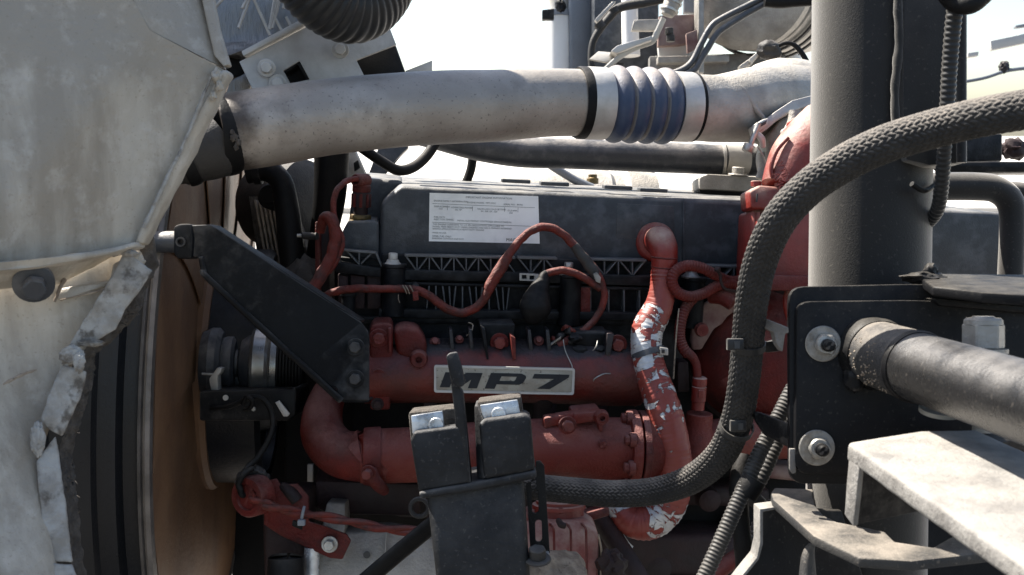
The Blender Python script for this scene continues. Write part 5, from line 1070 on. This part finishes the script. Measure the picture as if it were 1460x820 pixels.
tag(b.obj('dark_bellows', 'conduit', None, 80), 'dim dark ribbed boot low between the conduit and the bracket', 'boot')
fr = T('frame_rail', 'dark chassis frame rail low in the shadows at the right', 'frame rail')
b = B(); b.prism(PT((840, 900, 1.75), (1620, 900, 1.80), (1620, 640, 1.80), (1100, 640, 1.78), (980, 830, 1.76)), FW * .05, .01); b.obj('web', 'dark_void', fr)  # web stretched to the right as a dark cover over sunlit ground
b = B(); b.prism(PT((1085, 660, 1.70), (1160, 668, 1.72), (1160, 690, 1.72), (1085, 682, 1.70)), FW * .1, .01, 3); b.obj('crossmember', 'dusty_red_plate', fr)

# ================================================================== post, plates and tube on the right
ps = T('black_post', 'thick black painted steel post standing at the right', 'post')
pt0, pt1 = P(1246, -120, 1.24), P(1233, 850, 1.25)
pd = (pt1 - pt0)
b = B(); b.tube([(pt0, pr(84, 1.24)), (pt0.lerp(pt1, .5), pr(84, 1.24)), (pt1, pr(84, 1.24))], 72, 8); b.obj('tube', 'post_paint', ps, 60)
b = B(); b.prism(PT((1288, -80, 1.165), (1378, -80, 1.17), (1378, 232, 1.17), (1326, 236, 1.165), (1292, 228, 1.163), (1288, 180, 1.163)), FW * .05, .003); b.obj('gusset_plate', 'post_paint', ps)
b = B(); b.tube(path((1284, -80, 1.168, 6), (1280, 0, 1.168, 6.5), (1282, 60, 1.168, 6), (1276, 120, 1.168, 6), (1277, 178, 1.168, 5)), 12, 8).rough(.0012, 60); b.obj('weld_seam', 'post_paint', ps, 60)
b = B(); b.tube(path((1371, -80, 1.16, 7), (1371, 232, 1.16, 7)), 14, 3); b.obj('folded_edge', 'post_paint', ps)
g = T('post_conduit', 'black ribbed conduit running down the right side of the post', 'conduit')
b = B(); b.tube(path((1372, -40, 1.10, 12), (1362, 10, 1.11, 12), (1355, 80, 1.12, 11.5), (1350, 160, 1.13, 11), (1346, 220, 1.15, 10.5), (1342, 270, 1.17, 10.5), (1336, 300, 1.19, 10), (1322, 318, 1.22, 9.5), (1306, 328, 1.26, 9)), 24, 10, corr(.0058, .12), sub=.001); b.obj('wall', 'conduit', g, 80)
b = B(); b.tube(path((1346, -10, 1.09, 12), (1362, 4, 1.09, 14), (1384, 6, 1.08, 14), (1404, -4, 1.08, 10), (1420, -20, 1.08, 8)), 18, 6); b.obj('cap_joint', 'rubber', g)
b = B(); b.tube(path((1336, 262, 1.20, 4), (1318, 272, 1.17, 4), (1300, 262, 1.16, 4)), 10, 5); b.obj('retainer', 'rubber', g)

mp_ = T('mount_plate', 'double black steel mount plate bolted low on the post', 'mount plate')
b = B(); b.prism([P(x, y, 1.10) for x, y in rr([(1125, 409), (1300, 405), (1520, 412), (1520, 692), (1126, 690)], 22)], FW * .010, .0015); b.obj('back_plate', 'black_paint', mp_)
b = B(); b.prism([P(x, y, 1.088) for x, y in rr([(1136, 430), (1300, 428), (1520, 436), (1520, 678), (1134, 676)], 20)], FW * .010, .0015); b.obj('front_plate', 'black_paint', mp_)
for x, y in ((1173, 490), (1164, 638)):
    b = B(); b.lathe(P(x, y, 1.087), -FW, [(0, .0175), (.0018, .0178), (.0026, .0168), (.0026, .009)], 40); wsh = b.obj('washer', 'washer_steel', mp_)
    b = B(); b.hexa(P(x + 3, y + 1, 1.0835), -FW, .0112, .009, rot=.5); b.lathe(P(x + 4, y + 1, 1.075), -FW, [(0, .0095), (.0025, .0085), (.0025, .006)], 24); b.obj('nut', 'zinc', mp_)
    b = B(); b.lathe(P(x + 5, y + 2, 1.075), -FW, [(0, .0062), (.006, .0062), (.0065, .0055), (.008, .0062), (.0085, .0055), (.010, .0062), (.0105, .0055), (.013, .0058), (.015, .004), (.015, 0)], 20); b.obj('stud', 'black_paint', mp_)
b = B(); b.prism([P(x, y, 1.09) for x, y in ((1126, 640), (1134, 640), (1135, 674), (1130, 676), (1126, 670))], FW * .004, .0005); b.obj('edge_chip', 'dusty_steel', mp_)
bn = T('lock_nut', 'large zinc lock nut on a vertical bolt behind the cross tube', 'nut')
nb = P(1402, 497, .985)
b = B(); b.hexa(nb, UP, .0185, .022, bevel=.0012, rot=.25); b.obj('hex', 'washer_steel', bn, 25)
b = B(); b.lathe(nb + UP * .0215, UP, [(0, .0168), (.004, .0165), (.006, .0145), (.006, .011), (.0045, .011)], 32); b.obj('collar', 'washer_steel', bn)
b = B(); b.lathe(nb + UP * .02, UP, [(0, .0105), (.0075, .0105), (.009, .009), (.009, 0)], 28); b.obj('bolt_end', 'washer_steel', bn)
b = B(); b.lathe(nb - UP * .004, UP, [(0, .021), (.0038, .021)], 32); b.obj('washer', 'washer_steel', bn)
b = B(); b.lathe(nb - UP * .075, UP, [(0, .0095), (.072, .0095)], 20); b.obj('shank', 'washer_steel', bn)
b = B(); b.lathe(P(1342, 588, 1.02), UP - FW * .25, [(0, .020), (.004, .020)], 28); tag(b.obj('lower_washer', 'washer_steel'), 'pale washer half hidden beneath the cross tube', 'washer')

tbz = T('cross_tube', 'thick black dusty tube welded to the mount plate, coming towards the viewer', 'tube')
tp = path((1246, 503, 1.088, 47), (1286, 516, 1.03, 49), (1320, 530, .955, 52))
tdir = (tp[1][0] - tp[0][0]).normalized(); t0 = tp[0][0]
TL = lambda L_: t0 + tdir * L_
b = B(); b.tube([(TL(-.01), .036), (TL(.006), .036), (TL(.014), .034)], 40, 5).rough(.0018, 45); b.obj('weld_collar', 'black_paint', tbz, 60)
b = B(); b.tube([(TL(.0), .0325), (TL(.05), .0325), (TL(.083), .0325), (TL(.087), .0315)], 56, 10).rough(.0004, 120); b.obj('sleeve', 'dusty_black', tbz, 60)
b = B(); b.tube([(TL(.078), .0315), (TL(.25), .0315), (TL(.45), .0315)], 56, 10); b.obj('tube_wall', 'post_dusty', tbz, 60)
b = B(); b.tube([(TL(.083), .0325), (TL(.087), .0338), (TL(.092), .0325)], 56, 4).rough(.0008, 60); b.obj('weld_ring', 'black_paint', tbz, 60)
b = B()
random.seed(11)
for k in range(110):
    L_ = random.uniform(.014, .072); a = R_(random.uniform(55, 150) if k % 3 else random.uniform(90, 140)); u = UP - tdir * UP.dot(tdir); u.normalize(); v = tdir.cross(u); 
    e = (u * math.cos(a) - v * math.sin(a)) if (-FW).dot(u * math.cos(a) - v * math.sin(a)) > (-FW).dot(u * math.cos(a) + v * math.sin(a)) else (u * math.cos(a) + v * math.sin(a))
    r = random.uniform(.0004, .0012)
    b.lump(TL(L_) + e * .0325, RT * r, UP * r, FW * r, .4, k, 1)
o = b.obj('mud_crumbs', 'crust', tbz, 70); o['kind'] = 'stuff'
b = B(); b.lump(TL(.012) + (-RT * .8 - UP * .8).normalized() * .034, RT * .010, UP * .013, FW * .008, .3, 3); b.obj('weld_blob', 'black_paint', tbz, 60)

sh = T('shelf_plate', 'black horizontal shelf plate above the mount plate', 'plate')
zs = P(1330, 398, 1.10).z
b = B(); b.prism([H(1316, 398, zs), H(1300, 393, zs), H(1320, 390, zs), H(1520, 392, zs), H(1520, 424, zs), H(1400, 417, zs), H(1330, 408, zs)], Vector((0, 0, -.010)), .002); b.obj('plate', 'black_paint', sh)
b = B(); b.lump(P(1316, 396, 1.12), RT * .02, UP * .006, FW * .02, .35, 6); b.lump(P(1326, 388, 1.12), RT * .008, UP * .009, FW * .008, .3, 7); b.obj('weld_lump', 'black_paint', sh, 60)
b = B(); b.prism([P(x, y, 1.08) for x, y in ((1328, 425), (1520, 442), (1520, 452), (1340, 436))], FW * .03, .002); b.obj('under_rib', 'black_paint', sh)

# ================================================================== dusty folded step in the corner
zt = P(1208, 630, .93).z
stp = T('folded_step', 'dusty folded steel step plate in the lower right corner', 'step')
A1, A2 = H(1208, 630, zt), H(1520, 846, zt)
C1, C2 = H(1312, 613, zt), H(1392, 612, zt)
C3 = H(1500, 660, zt)
b = B(); b.prism([A1, A2, C3, C2, C1], Vector((0, 0, -.017)), .004, 3); b.rough(.0007, 40, 4, .02); b.obj('tread', 'dusty_steel', stp, 50)
ed_ = (A2 - A1).normalized(); bk = (C1 - A1).normalized()
dn = Vector((-.004, 0, -1)).normalized()
b = B(); b.prism([A1 + ed_ * .004 + dn * .003, A1 + ed_ * .026 + dn * .014, A1 + ed_ * .020 + dn * .068, A1 + ed_ * .001 + dn * .064], bk * .006 , .0015, 2); b.rough(.0004, 60, 3, .02); b.obj('flange_edge', 'dusty_steel', stp, 50)
b = B(); b.prism([A1 + ed_ * .006 + dn * .006 + bk * .005, A1 + ed_ * .025 + dn * .015 + bk * .005, A1 + ed_ * .019 + dn * .067 + bk * .005, A1 + ed_ * .002 + dn * .063 + bk * .005], bk * .22, .001); b.obj('down_flange', 'black_paint', stp, 50)

# ================================================================== brackets under the post
zh = P(1160, 720, 1.12).z
hk = T('hook_plate', 'sunlit hook shaped black plate hugging the foot of the post', 'plate')
arc = [(1160, 697), (1158, 706), (1162, 720), (1174, 734), (1194, 744), (1226, 750), (1262, 758), (1276, 772)]
b = B(); b.prism([H(x, y, zh) for x, y in [(1104, 695)] + arc + [(1330, 780), (1380, 752), (1460, 750), (1480, 780), (1300, 800), (1226, 795), (1160, 764), (1102, 712), (1099, 702)]], Vector((0, 0, -.010)), .002); bmesh.ops.triangulate(b.bm, faces=[f for f in b.bm.faces if len(f.verts) > 4]); b.obj('plate', 'dusty_black', hk, 40)
ep_ = T('edge_plate', 'upright black plate with a pale strip painted as its sunlit edge below the hook plate', 'plate')
b = B(); b.prism(PT((1086, 728, 1.13), (1112, 724, 1.14), (1200, 728, 1.16), (1240, 850, 1.16), (1040, 850, 1.13), (1062, 818, 1.13), (1080, 796, 1.13), (1086, 774, 1.13)), FW * .008, .0015); b.obj('web', 'black_paint', ep_)
b = B(); b.prism(PT((1083.5, 726, 1.126), (1112, 722, 1.138), (1112, 725.5, 1.138), (1088, 730, 1.126), (1088, 776, 1.126), (1082, 798, 1.126), (1064, 820, 1.126), (1040, 850, 1.126), (1035, 850, 1.126), (1061, 817, 1.126), (1079, 795, 1.126), (1083.5, 774, 1.126)), FW * .03, .0008); b.obj('edge_flange', 'dusty_steel', ep_)  # pale strip along the plate edge, sunlight put into its colour
b = B(); b.tube(path((1158, 776, 1.09, 6), (1152, 796, 1.088, 12), (1152, 850, 1.085, 18)), 24, 6, flat=.8); tag(b.obj('pin_end', 'dusty_black'), 'curved steel pin end lit by the sun at the bottom edge', 'pin')

# ================================================================== things behind, right
g = T('bent_guard_tube', 'black guard tube bent down behind the post at the right', 'tube')
b = B(); b.tube(path((1300, 268, 1.50, 20), (1340, 266, 1.50, 20), (1390, 266, 1.50, 20), (1420, 270, 1.50, 19.5), (1440, 288, 1.50, 19), (1444, 320, 1.50, 18), (1441, 400, 1.50, 18), (1440, 460, 1.50, 18)), 28, 10); b.obj('tube_wall', 'post_paint', g, 60)
b = B(); b.tube(path((1436, 272, 1.56, 14), (1480, 276, 1.56, 14)), 20, 3); b.obj('stub', 'post_paint', g)
g = T('black_tray', 'black flat tray edge behind the braided hose at the right', 'tray')
b = B(); b.prism(PT((1352, 196, 1.62), (1430, 190, 1.64), (1430, 230, 1.64), (1352, 232, 1.62)), FW * .02, .004); b.obj('panel', 'black_plastic', g)
b = B(); b.prism(PT((1344, 226, 1.58), (1352, 230, 1.58), (1520, 230, 1.60), (1520, 246, 1.60), (1354, 246, 1.58), (1344, 238, 1.58)), FW * .04, .004); b.obj('rail', 'black_paint', g)
b = B(); b.lump(P(1446, 212, 1.70), RT * .02, UP * .016, FW * .02, .4, 9); tag(b.obj('red_light', 'red_dark'), 'small dark red lamp body at the right edge above the tray', 'lamp')

# ================================================================== things behind, top: stack, brackets, muffler
g = T('grey_column', 'tall grey exhaust column rising behind the blue bellows', 'exhaust column')
b = B(); b.prism(PT((810, -60, 2.70), (852, -60, 2.72), (852, 120, 2.72), (812, 120, 2.70)), FW * .10, .01, 3); b.obj('face', 'stack_grey', g)
b = B(); b.tube(path((798, 22, 2.74, 20), (798, 130, 2.74, 20)), 28, 3); b.obj('pale_tube', 'white_paint', g)
b = B(); b.tube(path((798, -60, 2.74, 16), (798, 14, 2.74, 16), (798, 24, 2.74, 20)), 24, 3); b.obj('upper_tube', 'galvanised', g)
b = B(); b.tube(path((798, 18, 2.74, 21.5), (798, 26, 2.74, 21.5)), 28, 2); b.obj('clamp', 'stack_grey', g)
b = B(); b.prism(PT((773, 14, 2.66), (790, 12, 2.66), (790, 27, 2.66), (773, 28, 2.66)), FW * .02, .002); b.obj('clamp_ear', 'black_paint', g)
b = B(); b.lump(P(799, 8, 2.66), RT * .012, UP * .016, FW * .012, .4, 3); b.obj('clamp_nut', 'black_paint', g)
g = T('dark_housing', 'dark blue-black housing behind the bent grey hose', 'housing')
b = B(); b.prism(PT((846, -40, 2.62), (940, -40, 2.62), (940, 105, 2.62), (846, 105, 2.62)), FW * .15, .01); b.obj('wall', 'cover_plastic', g)
b = B(); b.tube(path((898, -10, 2.56, 12), (898, 30, 2.56, 12), (900, 80, 2.56, 13)), 20, 4); b.obj('bright_barrel', 'white_paint', g)
g = T('bent_grey_hose', 'grey hose with clip bands bending down beside the exhaust column', 'hose')
b = B(); b.tube(path((960, -4, 2.42, 6), (920, 4, 2.42, 6.5), (884, 11, 2.42, 6.5), (868, 26, 2.42, 6), (854, 44, 2.42, 5.5), (845, 62, 2.42, 5), (843, 84, 2.42, 5), (846, 104, 2.42, 5)), 16, 8); b.obj('wall', 'dusty_rubber', g)
for x, y, x2, y2 in ((874, 12, 878, 19), (853, 33, 859, 40)):
    b = B(); b.tube(path((x, y, 2.42, 8), (x2, y2, 2.42, 8)), 16, 2); b.obj('band', 'dusty_rubber', g)
b = B(); b.prism(PT((848, 28, 2.44), (873, 2, 2.44), (878, 2, 2.44), (852, 32, 2.44)), FW * .02, .001); b.obj('backing_strip', 'galvanised', g)
g = T('pale_bracket', 'flat pale bracket tab just above the bellows', 'bracket')
b = B(); b.prism(PT((840, 84, 2.28), (853, 73, 2.30), (890, 76, 2.30), (872, 90, 2.28)), FW * .004 - UP * .002, .0008); b.obj('tab', 'galvanised', g)
g = T('hanger_strap', 'curved pale hanger strap with a folded tab under the sensor', 'strap')
b = B(); b.tube(path((862, 100, 2.26, 4), (885, 80, 2.26, 4.5), (910, 66, 2.26, 5), (930, 58, 2.26, 5.5), (938, 44, 2.26, 5), (946, 26, 2.26, 5)), 10, 8, flat=.6); b.obj('lower_strap', 'galvanised', g)
b = B(); b.prism(PT((871, 73, 2.24), (880, 65, 2.24), (900, 59, 2.24), (930, 51, 2.24), (930, 57, 2.24), (905, 66, 2.24), (880, 76, 2.24)), FW * .05, .0015); b.obj('upper_strap', 'galvanised', g)
b = B(); b.prism(PT((900, 44, 2.30), (904, 28, 2.30), (945, 27, 2.30), (942, 44, 2.30)), FW * .012, .002); b.obj('tab', 'alu_cast', g)
for x, y in ((884, 90), (954, 40), (956, 50)): bolt(g, P(x, y, 2.28), -UP, .010, .014, 'black_paint', False)
g = T('pipe_sensor', 'ringed metal sensor barrel at the top edge above the strap', 'sensor')
b = B(); b.tube(path((966, -12, 2.22, 12), (956, 10, 2.22, 12), (951, 22, 2.22, 9)), 20, 6); b.obj('barrel', 'alu_cast', g)
for x, y in ((960, 2), (955, 13)):
    b = B(); b.tube(path((x, y, 2.22, 13.5), (x - 1.2, y + 3, 2.22, 13.5)), 20, 2); b.obj('ring', 'zinc', g)
g = T('firewall_bracket', 'rusty brown angled bracket on a pale panel behind the twin tubes', 'bracket')
b = B(); b.prism(PT((940, 22, 2.42), (1000, 20, 2.42), (1000, 58, 2.42), (970, 64, 2.42), (938, 66, 2.42)), FW * .02, .002); b.obj('rust_sheet', 'rust_plate', g)
b = B(); b.prism(PT((938, 62, 2.46), (990, 54, 2.46), (990, 82, 2.46), (940, 84, 2.46)), FW * .02, .002); b.obj('pale_sheet', 'pale_grey', g)
b = B(); b.prism(PT((975, -30, 2.44), (998, -30, 2.44), (998, 18, 2.44), (975, 18, 2.44)), FW * .02, .002); b.obj('upper_panel', 'stack_grey', g)
b = B(); b.prism(PT((996, -40, 2.36), (1004, -40, 2.36), (1004, 104, 2.36), (996, 104, 2.36)), FW * .06, .002); b.obj('upright', 'alu_cast', g)
b = B(); b.prism(PT((978, 48, 2.36), (994, 42, 2.36), (996, 68, 2.36), (980, 76, 2.36)), FW * .01, .002); b.obj('slot_tab', 'dusty_red_plate', g)
b = B(); b.prism(PT((926, 80, 2.50), (1120, 74, 2.50), (1120, 130, 2.50), (926, 130, 2.50)), FW * .03, .003); b.obj('dusty_ledge', 'dusty_steel', g)
b = B(); b.prism(PT((938, 80, 2.45), (1040, 78, 2.45), (1040, 88, 2.45), (938, 90, 2.45)), FW * .03, .002); b.obj('ledge_lip', 'alu_cast', g)
mu = T('muffler_drum', 'dusty round muffler drum with dark rings at the top', 'muffler')
mc = P(1070, -26, 2.42); ma = (-FW * .8 + UP * -.15 - RT * .55).normalized()
b = B(); b.lathe(mc - ma * .05, ma, [(-.25, .15), (0, .150), (.03, .148), (.032, .143), (.05, .143), (.052, .150), (.075, .148), (.085, .138), (.095, .12), (.11, .06), (.112, 0)], 72); b.obj('end_cap', 'alu_cast', mu, 30)
for h, r in ((.0, .155), (-.03, .162), (-.06, .166)):
    b = B(); b.lathe(mc - ma * .05, ma, [(h - .012, r), (h - .010, r + .004), (h + .002, r + .004), (h + .004, r)], 72, cap=False); b.obj('strap', 'dusty_rubber', mu, 30)
g = T('slotted_shield', 'white slotted exhaust heat shield beside the post', 'heat shield')
b = B(); sx0, sx1 = P(1124, -60, 2.75), P(1124, 115, 2.75); b.tube([(sx0, pr(18, 2.75)), (sx1, pr(18, 2.75))], 36, 6); b.obj('shield', 'white_paint', g)
for i in range(9):
    for x in (1117, 1128, 1137):
        y = 4 + i * 11 + (x - 1117) * .4
        dd = 2.75 - math.sqrt(max(0, 18 ** 2 - (x - 1124) ** 2)) * 2.75 / F_PX
        b = B(); b.box(P(x, y, dd), RT * .007 * (1 if x < 1135 else .5), UP * .0022, FW * .004); b.obj('slot', 'ink_dark', g)
g = T('twin_tubes', 'pair of thin steel tubes bending up past the muffler', 'tubes')
for dx, dy in ((0, 0), (14, 8)):
    b = B(); b.tube(path((955 + dx, 106 + dy * .3, 2.14, 4.6), (975 + dx, 98 + dy * .3, 2.14, 4.6), (988 + dx * .7, 86 + dy * .2, 2.14, 4.6), (1000 + dx * .6, 62 + dy, 2.14, 4.6), (1014 + dx * .5, 38 + dy * 1.5, 2.14, 4.6), (1030 + dx * .3, 26 + dy * 1.6, 2.14, 4.6), (1070, 6 + dy * 1.3, 2.14, 4.6), (1110, -14 + dy * 1.2, 2.14, 4.6)), 14, 8); b.obj('tube', 'coolant_steel', g)
b = B(); b.tube(path((1090, 2, 2.12, 8), (1112, 3, 2.12, 9), (1136, 2, 2.12, 8), (1170, 0, 2.12, 8)), 18, 5)
tag(b.obj('black_hose_end', 'rubber'), 'black hose end at the top edge left of the post', 'hose')
g = T('cable_connector', 'dusty cable connector clipped above the compressor', 'connector')
b = B(); b.prism(PT((1054, 94, 2.02), (1068, 84, 2.02), (1074, 90, 2.02), (1058, 100, 2.02)), FW * .02, .002); b.obj('plug', 'alu_cast', g)
b = B(); b.prism(PT((1068, 84, 2.01), (1082, 72, 2.01), (1094, 62, 2.01), (1092, 70, 2.01), (1078, 84, 2.01), (1072, 92, 2.01)), FW * .02, .002); b.obj('latch', 'galvanised', g)
b = B(); b.lump(P(1096, 72, 2.0), RT * .022, UP * .018, FW * .02, .35, 4); b.obj('body', 'dusty_rubber', g, 60)
b = B(); b.tube(path((1106, 68, 2.0, 3), (1118, 62, 2.0, 3), (1132, 64, 2.0, 3.4), (1146, 80, 2.0, 3.8), (1156, 104, 2.0, 4), (1160, 130, 2.0, 4)), 12, 8); b.obj('cable', 'rubber', g)

# ------------------------------------------------------------------ far behind
b = B(); b.prism(PT((1412, 58, 5.0), (1480, 44, 5.0), (1480, 58, 5.0), (1414, 72, 5.0)), FW * .03, .004)
tag(b.obj('grey_beam', 'pale_grey'), 'short pale grey beam hanging in the bright background at the right', 'beam')
b = B(); b.prism(PT((1380, 75, 5.0), (1396, 73, 5.0), (1395, 80, 5.0), (1380, 82, 5.0)), FW * .03, .004)
tag(b.obj('grey_stub', 'pale_grey'), 'tiny grey stub beside the post in the bright background', 'beam')
b = B(); b.prism(PT((1448, 36, 5.0), (1480, 30, 5.0), (1480, 36, 5.0), (1449, 40, 5.0)), FW * .03, .004)
tag(b.obj('dark_rod', 'stack_grey'), 'thin dark rod at the top right edge above the grey beam', 'rod')
g = T('air_line', 'thin grey air line with a clip crossing the bright background', 'cable')
b = B(); b.tube(path((1340, 122, 3.0, 2.6), (1400, 112, 3.0, 2.6), (1440, 100, 3.0, 2.8), (1500, 94, 3.0, 3)), 10, 5); b.obj('line', 'stack_grey', g)
b = B(); b.lump(P(1432, 96, 3.0), RT * .014, UP * .016, FW * .012, .4, 2); b.obj('clip', 'dusty_rubber', g)
# ------------------------------------------------------------------ every object's origin at its own base
bpy.context.view_layer.update()
allo = [o for o in sc.objects if o.type in ('MESH', 'EMPTY')]
def world_pts(o):
    r = [v.co.copy() for v in o.data.vertices] if o.type == 'MESH' else []
    for c in o.children: r += world_pts(c)
    return r
def base(pts):
    lo = Vector([min(p[i] for p in pts) for i in range(3)]); hi = Vector([max(p[i] for p in pts) for i in range(3)])
    return Vector(((lo.x + hi.x) / 2, (lo.y + hi.y) / 2, lo.z))
BASE = {o.name: base(world_pts(o)) for o in allo}
for o in allo:
    bs = BASE[o.name]
    if o.type == 'MESH': o.data.transform(Matrix.Translation(-bs))
    o.location = bs - (BASE[o.parent.name] if o.parent else Vector((0, 0, 0)))
